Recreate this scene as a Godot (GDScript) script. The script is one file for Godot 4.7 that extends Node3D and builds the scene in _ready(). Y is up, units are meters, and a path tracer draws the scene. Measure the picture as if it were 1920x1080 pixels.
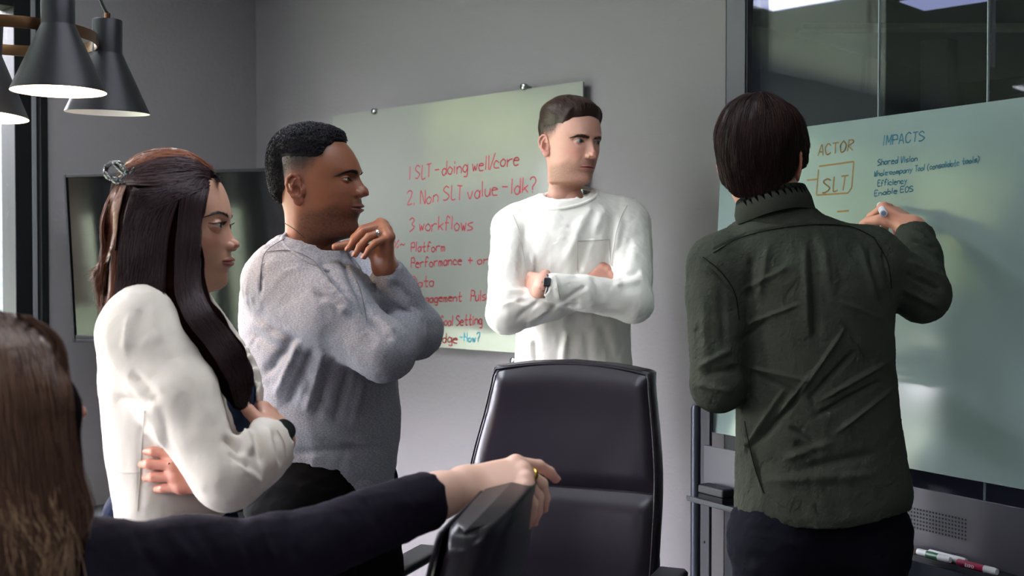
extends Node3D
# A meeting room: four people stand at the written-on glass boards, a fifth sits in front; window wall on the left.

const F := 2200.0                    # focal length in pixels of the 1920 x 1080 frame
const EYE := Vector3(0, 1.40, 0)
const TILT := 1.2                    # degrees down
var cam_basis := Basis(Vector3.RIGHT, deg_to_rad(-TILT))

# the room's own frame: a runs along the back wall from the corner, b comes out of it, y is up
const C0 := Vector3(-1.1258, 0, -5.181)
const RT := Vector3(0.7254, 0, 0.6883)
const RN := Vector3(-0.6883, 0, 0.7254)
var RB := Basis(RT, Vector3.UP, RN)


func room(a: float, b: float, y: float) -> Vector3:
	return C0 + RT * a + RN * b + Vector3.UP * y


# the point seen at a pixel of the photograph, d metres in front of the lens
func at(px: float, py: float, d: float) -> Vector3:
	return EYE + cam_basis * Vector3((px - 960.0) / F * d, (540.0 - py) / F * d, -d)


func on_plane(px: float, py: float, o: Vector3, n: Vector3) -> Vector3:
	var dir := cam_basis * Vector3((px - 960.0) / F, (540.0 - py) / F, -1.0)
	return EYE + dir * ((o - EYE).dot(n) / dir.dot(n))


func _ready() -> void:
	var cam := Camera3D.new()
	cam.name = "camera"
	cam.fov = rad_to_deg(2.0 * atan(540.0 / F))
	cam.near = 0.05
	cam.far = 200.0
	cam.transform = Transform3D(cam_basis, EYE)
	var lens := CameraAttributesPhysical.new()
	lens.frustum_focal_length = 24.0 * F / 1080.0
	lens.frustum_focus_distance = 2.6
	lens.exposure_aperture = 7.1
	cam.attributes = lens
	cam.current = true
	add_child(cam)

	var sky_mat := ProceduralSkyMaterial.new()
	sky_mat.sky_top_color = srgb(202, 202, 217)
	sky_mat.sky_horizon_color = srgb(235, 231, 241)
	sky_mat.sky_curve = 0.25
	sky_mat.ground_bottom_color = srgb(80, 84, 76)
	sky_mat.ground_horizon_color = srgb(150, 156, 150)
	sky_mat.sun_angle_max = 0.0
	sky_mat.sky_energy_multiplier = 6.0
	sky_mat.ground_energy_multiplier = 2.0
	var sky := Sky.new()
	sky.sky_material = sky_mat
	var env := Environment.new()
	env.background_mode = Environment.BG_SKY
	env.sky = sky
	env.tonemap_mode = Environment.TONE_MAPPER_LINEAR
	env.tonemap_exposure = 1.5
	env.sdfgi_enabled = true
	env.ssao_enabled = true
	env.ssil_enabled = true
	var we := WorldEnvironment.new()
	we.name = "environment"
	we.environment = env
	add_child(we)

	build_room()
	build_boards()
	build_television()
	build_lamps()
	build_chairs()
	build_outside()
	build_people()

# ---------------------------------------------------------------- smooth bodies: a field of joined shapes, meshed as surface nets
class Field:
	var kind := PackedInt32Array()      # 0 tapered capsule, 1 flattened capsule, 2 ellipsoid, 3 loft
	var a := PackedVector3Array()
	var b := PackedVector3Array()
	var s := PackedVector3Array()
	var ra := PackedFloat32Array()
	var rb := PackedFloat32Array()
	var m := PackedFloat32Array()
	var k := PackedFloat32Array()
	var cut := PackedFloat32Array()     # flat end beyond b (metres), or 9
	var sign_ := PackedFloat32Array()   # 1 joins, -1 carves
	var bs := PackedVector3Array()
	var br := PackedFloat32Array()
	var extra := []

	func _add(kd: int, pa: Vector3, pb: Vector3, ps: Vector3, r0: float, r1: float, mm: float, kk: float, c: Vector3, r: float, ex = null) -> int:
		kind.append(kd); a.append(pa); b.append(pb); s.append(ps); ra.append(r0); rb.append(r1); m.append(mm); k.append(kk)
		cut.append(9.0); sign_.append(1.0); bs.append(c); br.append(r); extra.append(ex)
		return kind.size() - 1

	func cap(pa: Vector3, pb: Vector3, r0: float, r1: float, kk := 0.02) -> int:
		return _add(0, pa, pb, Vector3.ZERO, r0, r1, 1.0, kk, (pa + pb) * 0.5, pa.distance_to(pb) * 0.5 + maxf(r0, r1))

	func flat(pa: Vector3, pb: Vector3, r0: float, r1: float, dir: Vector3, squash: float, kk := 0.02) -> int:
		return _add(1, pa, pb, dir.normalized(), r0, r1, squash, kk, (pa + pb) * 0.5, pa.distance_to(pb) * 0.5 + maxf(r0, r1))

	func ell(c: Vector3, basis: Basis, r: Vector3, kk := 0.02) -> int:
		return _add(2, c, r, Vector3.ZERO, 0, 0, 1.0, kk, c, maxf(r.x, maxf(r.y, r.z)), basis.transposed())

	func chain(pts: Array, radii: Array, kk := 0.02) -> void:
		for i in pts.size() - 1:
			cap(pts[i], pts[i + 1], radii[i], radii[i + 1], kk)

	# stations: [t, cu, cw, half_u, half_w]; the section is a rounded box of power n
	func loft(o: Vector3, axis: Vector3, u: Vector3, stations: Array, n := 2.0, kk := 0.03) -> int:
		axis = axis.normalized()
		var w := axis.cross(u).normalized()
		u = w.cross(axis).normalized()
		var tab := PackedFloat32Array()
		var cnt := 65
		var t0: float = stations[0][0]
		var t1: float = stations[-1][0]
		var big := 0.0
		for i in cnt:
			var t := lerpf(t0, t1, i / float(cnt - 1))
			var j := 0
			while j < stations.size() - 2 and t > stations[j + 1][0]:
				j += 1
			var f: float = clampf((t - stations[j][0]) / (stations[j + 1][0] - stations[j][0]), 0, 1)
			var p0: Array = stations[maxi(j - 1, 0)]
			var p1: Array = stations[j]
			var p2: Array = stations[j + 1]
			var p3: Array = stations[mini(j + 2, stations.size() - 1)]
			for q in range(1, 5):
				var h: float = p2[0] - p1[0]
				var m1: float = (p2[q] - p0[q]) / maxf(p2[0] - p0[0], 1e-5) * h
				var m2: float = (p3[q] - p1[q]) / maxf(p3[0] - p1[0], 1e-5) * h
				var f2 := f * f
				var f3 := f2 * f
				tab.append((2 * f3 - 3 * f2 + 1) * p1[q] + (f3 - 2 * f2 + f) * m1 + (-2 * f3 + 3 * f2) * p2[q] + (f3 - f2) * m2)
			big = maxf(big, Vector2(absf(tab[i * 4]) + tab[i * 4 + 2], absf(tab[i * 4 + 1]) + tab[i * 4 + 3]).length())
		return _add(3, o, axis, u, t0, t1, n, kk, o + axis * (t0 + t1) * 0.5, (t1 - t0) * 0.5 + big, [tab, w])

	func one(i: int, p: Vector3) -> float:
		var kd := kind[i]
		if kd <= 1:
			var pa := a[i]
			var ab := b[i] - pa
			var w := p - pa
			var t := clampf(w.dot(ab) / ab.length_squared(), 0.0, 1.0)
			w -= ab * t
			if kd == 1:
				w += s[i] * (w.dot(s[i]) * (m[i] - 1.0))
			var d := w.length() - (ra[i] + (rb[i] - ra[i]) * t)
			if kd == 1 and m[i] > 1.0:
				d /= 0.5 + 0.5 * m[i]
			if cut[i] < 8.0:
				d = maxf(d, (p - b[i]).dot(ab.normalized()) - cut[i])
			return d
		if kd == 2:
			var q: Vector3 = (extra[i] as Basis) * (p - a[i])
			var e := q / b[i]
			var k0 := e.length()
			if k0 < 0.02:
				return -minf(b[i].x, minf(b[i].y, b[i].z))
			return k0 * (k0 - 1.0) / (e / b[i]).length()
		var w := p - a[i]
		var t := w.dot(b[i])
		var tab: PackedFloat32Array = extra[i][0]
		var g := clampf((t - ra[i]) / (rb[i] - ra[i]), 0.0, 1.0) * 64.0
		var j := mini(int(g), 63)
		g -= j
		j *= 4
		var hu := tab[j + 2] + (tab[j + 6] - tab[j + 2]) * g
		var hw := tab[j + 3] + (tab[j + 7] - tab[j + 3]) * g
		var u := absf(w.dot(s[i]) - (tab[j] + (tab[j + 4] - tab[j]) * g)) / hu
		var v := absf(w.dot(extra[i][1]) - (tab[j + 1] + (tab[j + 5] - tab[j + 1]) * g)) / hw
		var d: float
		if m[i] == 2.0:
			var k0 := sqrt(u * u + v * v)
			d = -minf(hu, hw) if k0 < 0.02 else k0 * (k0 - 1.0) / sqrt(u * u / (hu * hu) + v * v / (hw * hw))
		else:
			var n := m[i]
			var k0 := pow(pow(u, n) + pow(v, n), 1.0 / n)
			d = -minf(hu, hw) if k0 < 0.02 else (k0 - 1.0) * k0 / sqrt(u * u / (hu * hu) + v * v / (hw * hw)) * 0.97
		var e := maxf(ra[i] - t, t - rb[i])
		if e > 0.0:
			return sqrt(maxf(d, 0.0) * maxf(d, 0.0) + e * e)
		return maxf(d, e)

	func at(p: Vector3, ids: PackedInt32Array) -> float:
		var d := 1.0
		for i in ids:
			var e := one(i, p)
			var kk := k[i]
			if sign_[i] > 0:
				var h := kk - absf(d - e)
				d = minf(d, e)
				if h > 0.0:
					d -= h * h / (4.0 * kk)
			else:
				var h := kk - absf(d + e)
				d = maxf(d, -e)
				if h > 0.0:
					d += h * h / (4.0 * kk)
		return d

	# [positions, normals, indices]
	func mesh(cell: float) -> Array:
		var lo := Vector3.ONE * 1e9
		var hi := -lo
		for i in kind.size():
			if sign_[i] > 0:
				lo = lo.min(bs[i] - Vector3.ONE * br[i])
				hi = hi.max(bs[i] + Vector3.ONE * br[i])
		lo -= Vector3.ONE * cell * 3
		var N := 4
		var B := cell * N
		var nb := Vector3i(((hi - lo) / B).ceil()) + Vector3i.ONE
		var half := B * 0.8661
		var verts := PackedVector3Array()
		var cellv := {}
		var quads := PackedInt64Array()
		var S := N + 1
		var val := PackedFloat32Array()
		val.resize(S * S * S)
		var off := PackedInt32Array([0, 1, S, S + 1, S * S, S * S + 1, S * S + S, S * S + S + 1])
		var K := 4096
		for bz in nb.z:
			for by in nb.y:
				for bx in nb.x:
					var o := lo + Vector3(bx, by, bz) * B
					var c := o + Vector3.ONE * B * 0.5
					var ids := PackedInt32Array()
					var near := 9.0
					for i in kind.size():
						var lb := c.distance_to(bs[i]) - br[i]
						if lb < half + k[i]:
							ids.append(i)
							if sign_[i] > 0:
								near = minf(near, lb)
					if near > half:
						continue
					var dc := at(c, ids)
					if absf(dc) > half * 1.5 + 0.01:
						continue
					# keep only the shapes that can matter in this block
					if ids.size() > 2:
						var keep := PackedInt32Array()
						for i in ids:
							if sign_[i] < 0 or one(i, c) < maxf(dc, 0.0) + 2.2 * half + k[i]:
								keep.append(i)
						ids = keep
					var n := 0
					var neg := 0
					for z in S:
						for y in S:
							for x in S:
								var d := at(o + Vector3(x, y, z) * cell, ids)
								val[n] = d
								if d < 0.0:
									neg += 1
								n += 1
					if neg == 0 or neg == n:
						continue
					for z in N:
						for y in N:
							for x in N:
								var base := (z * S + y) * S + x
								var mask := 0
								for q in 8:
									if val[base + off[q]] < 0.0:
										mask |= 1 << q
								var gx := bx * N + x
								var gy := by * N + y
								var gz := bz * N + z
								var key := (gz * K + gy) * K + gx
								var n0 := mask & 1
								if n0 != ((mask >> 1) & 1):
									quads.append(key * 8 + n0)
								if n0 != ((mask >> 2) & 1):
									quads.append(key * 8 + 2 + n0)
								if n0 != ((mask >> 4) & 1):
									quads.append(key * 8 + 4 + n0)
								if mask == 0 or mask == 255:
									continue
								var sum := Vector3.ZERO
								var cnt := 0
								for q in 8:
									for ax in 3:
										var q2 := q | (1 << ax)
										if q2 != q and ((mask >> q) & 1) != ((mask >> q2) & 1):
											var v0 := val[base + off[q]]
											var v1 := val[base + off[q2]]
											var f := v0 / (v0 - v1)
											var pt := Vector3(q & 1, (q >> 1) & 1, (q >> 2) & 1)
											pt[ax] = f
											sum += pt
											cnt += 1
								cellv[key] = verts.size()
								verts.append(o + (Vector3(x, y, z) + sum / cnt) * cell)
		var idx := PackedInt32Array()
		for e in quads:
			var key := e / 8
			var ax := (e % 8) / 2
			var neg: bool = (e % 2) == 1
			var d1: int = [K, K * K, 1][ax]
			var d2: int = [K * K, 1, K][ax]
			var v0: int = cellv.get(key, -1)
			var v1: int = cellv.get(key - d1, -1)
			var v2: int = cellv.get(key - d1 - d2, -1)
			var v3: int = cellv.get(key - d2, -1)
			if v0 < 0 or v1 < 0 or v2 < 0 or v3 < 0:
				continue
			if neg:
				idx.append_array([v0, v2, v1, v0, v3, v2])
			else:
				idx.append_array([v0, v1, v2, v0, v2, v3])
		return [verts, idx]

# ---------------------------------------------------------------- meshes
static func face_normals(v: PackedVector3Array, idx: PackedInt32Array) -> PackedVector3Array:
	var n := PackedVector3Array()
	n.resize(v.size())
	for t in range(0, idx.size(), 3):
		var i0 := idx[t]
		var i1 := idx[t + 1]
		var i2 := idx[t + 2]
		var c := (v[i2] - v[i0]).cross(v[i1] - v[i0])
		n[i0] += c
		n[i1] += c
		n[i2] += c
	for i in n.size():
		n[i] = n[i].normalized()
	return n


# four triangles for each, new points pulled onto the curve of the old ones
static func finer(v: PackedVector3Array, idx: PackedInt32Array) -> Array:
	var n := face_normals(v, idx)
	var mid := {}
	var out := PackedInt32Array()
	out.resize(idx.size() * 4)
	var o := 0
	var e := PackedInt32Array([0, 0, 0])
	for t in range(0, idx.size(), 3):
		for q in 3:
			var i := idx[t + q]
			var j := idx[t + (q + 1) % 3]
			var key := mini(i, j) * 4194304 + maxi(i, j)
			var at: int = mid.get(key, -1)
			if at < 0:
				at = v.size()
				mid[key] = at
				var p := (v[i] + v[j]) * 0.5
				var p1 := p - n[i] * (p - v[i]).dot(n[i])
				var p2 := p - n[j] * (p - v[j]).dot(n[j])
				v.append(p.lerp((p1 + p2) * 0.5, 0.7))
				n.append((n[i] + n[j]).normalized())
			e[q] = at
		for w in [idx[t], e[0], e[2], e[0], idx[t + 1], e[1], e[2], e[1], idx[t + 2], e[0], e[1], e[2]]:
			out[o] = w
			o += 1
	return [v, out]


class MB:
	var v := PackedVector3Array()
	var n := PackedVector3Array()
	var c := PackedColorArray()
	var uv := PackedVector2Array()
	var i := PackedInt32Array()
	var col := Color.WHITE

	func vert(p: Vector3, nn: Vector3, t := Vector2.ZERO) -> int:
		v.append(p); n.append(nn); c.append(col); uv.append(t)
		return v.size() - 1

	func tri(x: int, y: int, z: int) -> void:
		var f := (v[y] - v[x]).cross(v[z] - v[x])
		if f.dot(n[x] + n[y] + n[z]) > 0.0:
			i.append(x); i.append(z); i.append(y)
		else:
			i.append(x); i.append(y); i.append(z)

	func quad(x: int, y: int, z: int, w: int) -> void:
		tri(x, y, z)
		tri(x, z, w)

	# a box with chamfered edges
	func box(at: Vector3, size: Vector3, basis := Basis.IDENTITY, r := 0.003) -> MB:
		var h := size * 0.5
		r = minf(r, minf(h.x, minf(h.y, h.z)) * 0.9)
		var id := {}
		for sx in [-1, 1]:
			for sy in [-1, 1]:
				for sz in [-1, 1]:
					for ax in 3:
						var sg := Vector3(sx, sy, sz)
						var p := sg * (h - Vector3.ONE * r)
						p[ax] = sg[ax] * h[ax]
						var nn := Vector3.ZERO
						nn[ax] = sg[ax]
						var o := [Vector2(p.y, p.z), Vector2(p.x, p.z), Vector2(p.x, p.y)]
						id[[sx, sy, sz, ax]] = vert(at + basis * p, basis * nn, o[ax])
		for ax in 3:
			var b1 := (ax + 1) % 3
			var b2 := (ax + 2) % 3
			for sg in [-1, 1]:
				var ring := []
				for q in [[-1, -1], [1, -1], [1, 1], [-1, 1]]:
					var k := [0, 0, 0]
					k[ax] = sg; k[b1] = q[0]; k[b2] = q[1]
					ring.append(id[[k[0], k[1], k[2], ax]])
				quad(ring[0], ring[1], ring[2], ring[3])
			for s1 in [-1, 1]:      # the edges along ax
				for s2 in [-1, 1]:
					var k0 := [0, 0, 0]
					k0[ax] = -1; k0[b1] = s1; k0[b2] = s2
					var k1 := k0.duplicate()
					k1[ax] = 1
					quad(id[[k0[0], k0[1], k0[2], b1]], id[[k1[0], k1[1], k1[2], b1]], id[[k1[0], k1[1], k1[2], b2]], id[[k0[0], k0[1], k0[2], b2]])
		for sx in [-1, 1]:
			for sy in [-1, 1]:
				for sz in [-1, 1]:
					tri(id[[sx, sy, sz, 0]], id[[sx, sy, sz, 1]], id[[sx, sy, sz, 2]])
		return self

	# a grid of points [row][column]; normals from the grid
	func sheet(g: Array, closed := false, flip := false, colors = null) -> MB:
		var rows := g.size()
		var cols: int = g[0].size()
		var base := v.size()
		for r in rows:
			for q in cols:
				var up: Vector3 = g[mini(r + 1, rows - 1)][q] - g[maxi(r - 1, 0)][q]
				var a: int = (q + 1) % cols if closed else mini(q + 1, cols - 1)
				var b: int = (q - 1 + cols) % cols if closed else maxi(q - 1, 0)
				var nn: Vector3 = (g[r][a] - g[r][b]).cross(up).normalized() * (-1.0 if flip else 1.0)
				if colors != null:
					col = colors[r][q]
				vert(g[r][q], nn, Vector2(q / float(cols - 1), r / float(rows - 1)))
		for r in rows - 1:
			for q in cols if closed else cols - 1:
				var q2 := (q + 1) % cols
				quad(base + r * cols + q, base + r * cols + q2, base + (r + 1) * cols + q2, base + (r + 1) * cols + q)
		return self

	# profile of [radius, height] turned about the y axis of the transform; equal points in a row make a hard edge
	func lathe(prof: Array, t := Transform3D.IDENTITY, seg := 32) -> MB:
		for j in prof.size() - 1:
			var p0 := Vector2(prof[j][0], prof[j][1])
			var p1 := Vector2(prof[j + 1][0], prof[j + 1][1])
			var d := p1 - p0
			if d.length() < 1e-6:
				continue
			var nn := Vector2(d.y, -d.x).normalized()
			var na := nn
			var nb := nn
			if j > 0:
				var dp := p0 - Vector2(prof[j - 1][0], prof[j - 1][1])
				var np := Vector2(dp.y, -dp.x).normalized()
				if np.dot(nn) > 0.7:
					na = (np + nn).normalized()
			if j < prof.size() - 2:
				var dq := Vector2(prof[j + 2][0], prof[j + 2][1]) - p1
				var nq := Vector2(dq.y, -dq.x).normalized()
				if nq.dot(nn) > 0.7:
					nb = (nq + nn).normalized()
			var base := v.size()
			for s in seg + 1:
				var an := TAU * s / seg
				var dir := Vector3(cos(an), 0, sin(an))
				vert(t * (dir * p0.x + Vector3.UP * p0.y), (t.basis * (dir * na.x + Vector3.UP * na.y)).normalized(), Vector2(s / float(seg), 0))
				vert(t * (dir * p1.x + Vector3.UP * p1.y), (t.basis * (dir * nb.x + Vector3.UP * nb.y)).normalized(), Vector2(s / float(seg), 1))
			for s in seg:
				quad(base + s * 2, base + s * 2 + 1, base + s * 2 + 3, base + s * 2 + 2)
		return self

	func tube(pts: Array, radii, sides := 8, cols = null, caps := true) -> MB:
		var m := pts.size()
		var base := v.size()
		var ref := Vector3.UP
		var d0: Vector3 = (pts[1] - pts[0]).normalized()
		if absf(d0.dot(ref)) > 0.9:
			ref = Vector3.RIGHT
		var u := d0.cross(ref).normalized()
		for j in m:
			var d: Vector3 = (pts[mini(j + 1, m - 1)] - pts[maxi(j - 1, 0)]).normalized()
			u = (u - d * u.dot(d)).normalized()
			var w := d.cross(u)
			var r: float = radii[j] if radii is Array or radii is PackedFloat32Array else radii
			if cols != null:
				col = cols[j]
			for s in sides:
				var an := TAU * s / sides
				var nn := u * cos(an) + w * sin(an)
				vert(pts[j] + nn * r, nn)
		for j in m - 1:
			for s in sides:
				var s2 := (s + 1) % sides
				quad(base + j * sides + s, base + j * sides + s2, base + (j + 1) * sides + s2, base + (j + 1) * sides + s)
		if caps:
			for e in [0, m - 1]:
				var d: Vector3 = (pts[0] - pts[1]).normalized() if e == 0 else (pts[m - 1] - pts[m - 2]).normalized()
				if cols != null:
					col = cols[e]
				var cc := vert(pts[e], d)
				var ring := []
				for s in sides:
					ring.append(vert(v[base + e * sides + s], d))
				for s in sides:
					tri(cc, ring[s], ring[(s + 1) % sides])
		return self

	# a flat outline (x, y) pushed out along z, in a frame
	func slab(outline: PackedVector2Array, z0: float, z1: float, t := Transform3D.IDENTITY) -> MB:
		var ids := Geometry2D.triangulate_polygon(outline)
		for side in [0, 1]:
			var z := z1 if side else z0
			var nn := t.basis * Vector3(0, 0, 1.0 if side else -1.0)
			var base := v.size()
			for p in outline:
				vert(t * Vector3(p.x, p.y, z), nn, p)
			for q in range(0, ids.size(), 3):
				tri(base + ids[q], base + ids[q + 1], base + ids[q + 2])
		var m := outline.size()
		var area := 0.0
		for q in m:
			area += outline[q].cross(outline[(q + 1) % m])
		for q in m:
			var p := outline[q]
			var p2 := outline[(q + 1) % m]
			var d := (p2 - p).normalized()
			var nn := t.basis * (Vector3(d.y, -d.x, 0) * signf(area))
			quad(vert(t * Vector3(p.x, p.y, z0), nn), vert(t * Vector3(p2.x, p2.y, z0), nn), vert(t * Vector3(p2.x, p2.y, z1), nn), vert(t * Vector3(p.x, p.y, z1), nn))
		return self

	func add(vv: PackedVector3Array, ii: PackedInt32Array, nn: PackedVector3Array, cc = null) -> MB:
		var base := v.size()
		v.append_array(vv)
		n.append_array(nn)
		if cc != null:
			c.append_array(cc)
		else:
			var f := PackedColorArray()
			f.resize(vv.size())
			f.fill(col)
			c.append_array(f)
		var f2 := PackedVector2Array()
		f2.resize(vv.size())
		uv.append_array(f2)
		for q in ii:
			i.append(q + base)
		return self

	func mesh() -> ArrayMesh:
		var a := []
		a.resize(Mesh.ARRAY_MAX)
		a[Mesh.ARRAY_VERTEX] = v
		a[Mesh.ARRAY_NORMAL] = n
		a[Mesh.ARRAY_COLOR] = c
		a[Mesh.ARRAY_TEX_UV] = uv
		a[Mesh.ARRAY_INDEX] = i
		var m := ArrayMesh.new()
		m.add_surface_from_arrays(Mesh.PRIMITIVE_TRIANGLES, a)
		return m


# ---------------------------------------------------------------- nodes
func thing(called: String, label: String, category: String, at := Vector3.ZERO, group := "") -> Node3D:
	var o := Node3D.new()
	o.name = called
	add_child(o, true)
	o.position = at
	o.set_meta("label", label)
	o.set_meta("category", category)
	if group:
		o.set_meta("group", group)
	return o


func part(parent: Node3D, called: String, m, material: Material, label := "") -> MeshInstance3D:
	var o := MeshInstance3D.new()
	o.name = called
	o.mesh = m.mesh() if m is MB else m
	o.material_override = material
	parent.add_child(o, true)
	if parent != self and parent is Node3D:     # meshes are made in world places: keep them there under a moved parent
		var p: Node3D = parent
		var t := Transform3D.IDENTITY
		while p != self and p != null:
			t = p.transform * t
			p = p.get_parent() as Node3D
		o.transform = t.affine_inverse()
	if label:
		o.set_meta("label", label)
	return o


func lone(called: String, m, material: Material, label: String, category: String, group := "") -> MeshInstance3D:
	var o := part(self, called, m, material, label)
	o.set_meta("category", category)
	if group:
		o.set_meta("group", group)
	return o


func struct(called: String, m, material: Material, parent: Node3D = self) -> MeshInstance3D:
	var o := part(parent, called, m, material)
	if parent == self:
		o.set_meta("kind", "structure")
	return o


func mat(c: Color, rough := 0.7, metal := 0.0, spec := 0.5) -> StandardMaterial3D:
	var m := StandardMaterial3D.new()
	m.albedo_color = c
	m.roughness = rough
	m.metallic = metal
	m.metallic_specular = spec
	return m


func vmat(rough := 0.6, spec := 0.5) -> StandardMaterial3D:
	var m := mat(Color.WHITE, rough, 0.0, spec)
	m.vertex_color_use_as_albedo = true
	return m


static func lin(r: float, g: float, b: float) -> Color:      # 0-255 as seen on a screen -> a linear colour for vertices
	return Color(r / 255.0, g / 255.0, b / 255.0).srgb_to_linear()


static func srgb(r: float, g: float, b: float) -> Color:
	return Color(r / 255.0, g / 255.0, b / 255.0)


func noise_tex(size: int, freq: float, octaves: int, lo: Color, hi: Color, sd := 1, kind := FastNoiseLite.TYPE_SIMPLEX_SMOOTH) -> NoiseTexture2D:
	var nz := FastNoiseLite.new()
	nz.noise_type = kind
	nz.frequency = freq
	nz.fractal_octaves = octaves
	nz.seed = sd
	var t := NoiseTexture2D.new()
	t.width = size
	t.height = size
	t.seamless = true
	t.noise = nz
	var g := Gradient.new()
	g.colors = PackedColorArray([lo, hi])
	g.offsets = PackedFloat32Array([0.0, 1.0])
	t.color_ramp = g
	return t


func relief(m: StandardMaterial3D, freq: float, strength: float, scale: float, octaves := 3, sd := 5, size := 256) -> StandardMaterial3D:
	var t := noise_tex(size, freq, octaves, Color.BLACK, Color.WHITE, sd)
	t.as_normal_map = true
	t.bump_strength = strength
	m.normal_enabled = true
	m.normal_texture = t
	m.uv1_triplanar = true
	m.uv1_scale = Vector3.ONE * scale
	return m


static func sm(a: float, b: float, x: float) -> float:
	var t := clampf((x - a) / (b - a), 0.0, 1.0)
	return t * t * (3.0 - 2.0 * t)


# smooth curve through rows [key, values...]
static func row_at(tab: Array, x: float) -> PackedFloat32Array:
	var j := 0
	while j < tab.size() - 2 and x > tab[j + 1][0]:
		j += 1
	var p0: Array = tab[maxi(j - 1, 0)]
	var p1: Array = tab[j]
	var p2: Array = tab[j + 1]
	var p3: Array = tab[mini(j + 2, tab.size() - 1)]
	var h: float = p2[0] - p1[0]
	var f := clampf((x - p1[0]) / h, 0.0, 1.0)
	var f2 := f * f
	var f3 := f2 * f
	var out := PackedFloat32Array()
	for q in range(1, p1.size()):
		var m1: float = (p2[q] - p0[q]) / (p2[0] - p0[0]) * h
		var m2: float = (p3[q] - p1[q]) / (p3[0] - p1[0]) * h
		out.append((2 * f3 - 3 * f2 + 1) * p1[q] + (f3 - 2 * f2 + f) * m1 + (-2 * f3 + 3 * f2) * p2[q] + (f3 - f2) * m2)
	return out


static func spline(pts: Array, steps: int) -> Array:
	var out := []
	for j in pts.size() - 1:
		var p0 = pts[maxi(j - 1, 0)]
		var p1 = pts[j]
		var p2 = pts[j + 1]
		var p3 = pts[mini(j + 2, pts.size() - 1)]
		for s in steps:
			var t := s / float(steps)
			out.append(0.5 * (2.0 * p1 + (p2 - p0) * t + (2.0 * p0 - 5.0 * p1 + 4.0 * p2 - p3) * t * t + (3.0 * p1 - p0 - 3.0 * p2 + p3) * t * t * t))
	out.append(pts[-1])
	return out


# ---------------------------------------------------------------- the room
func rbox(mb: MB, a0: float, a1: float, b0: float, b1: float, y0: float, y1: float, r := 0.003) -> MB:
	return mb.box(room((a0 + a1) * 0.5, (b0 + b1) * 0.5, (y0 + y1) * 0.5), Vector3(a1 - a0, y1 - y0, b1 - b0), RB, r)


const H := 2.75
const RA := 6.6
const RBK := 7.2
const AW := 2.43          # the back wall ends here
const AJ := 2.497         # and its dark end post here


func ceiling_lamp(a: float, b: float, e: float, where: String) -> void:
	var t := thing("ceiling_light", "long recessed ceiling light panel " + where, "ceiling light", room(a, b, H), "recessed ceiling lights")
	var fr := mat(srgb(200, 200, 200), 0.5)
	var mb := MB.new()
	for s in [-1, 1]:
		rbox(mb, a + s * 0.3 - 0.015, a + s * 0.3 + 0.015, b - 0.615, b + 0.615, H - 0.02, H - 0.002)
		rbox(mb, a - 0.285, a + 0.285, b + s * 0.6 - 0.015, b + s * 0.6 + 0.015, H - 0.02, H - 0.002)
	part(t, "frame", mb, fr)
	var gl := mat(srgb(240, 244, 250), 0.6)
	gl.emission_enabled = true
	gl.emission = srgb(235, 242, 255)
	gl.emission_energy_multiplier = 1.5
	part(t, "diffuser", rbox(MB.new(), a - 0.285, a + 0.285, b - 0.585, b + 0.585, H - 0.012, H - 0.002), gl)
	var l := AreaLight3D.new()
	l.name = "panel_glow"
	l.area_size = Vector2(0.55, 1.15)
	l.light_color = srgb(238, 243, 255)
	l.light_energy = e
	l.area_range = 12.0
	l.area_attenuation = 2.0
	l.shadow_enabled = true
	add_child(l)
	l.global_transform = Transform3D(Basis(RT, RN, -Vector3.UP.cross(Vector3.ZERO) + Vector3.UP), room(a, b, H - 0.03))


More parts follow.
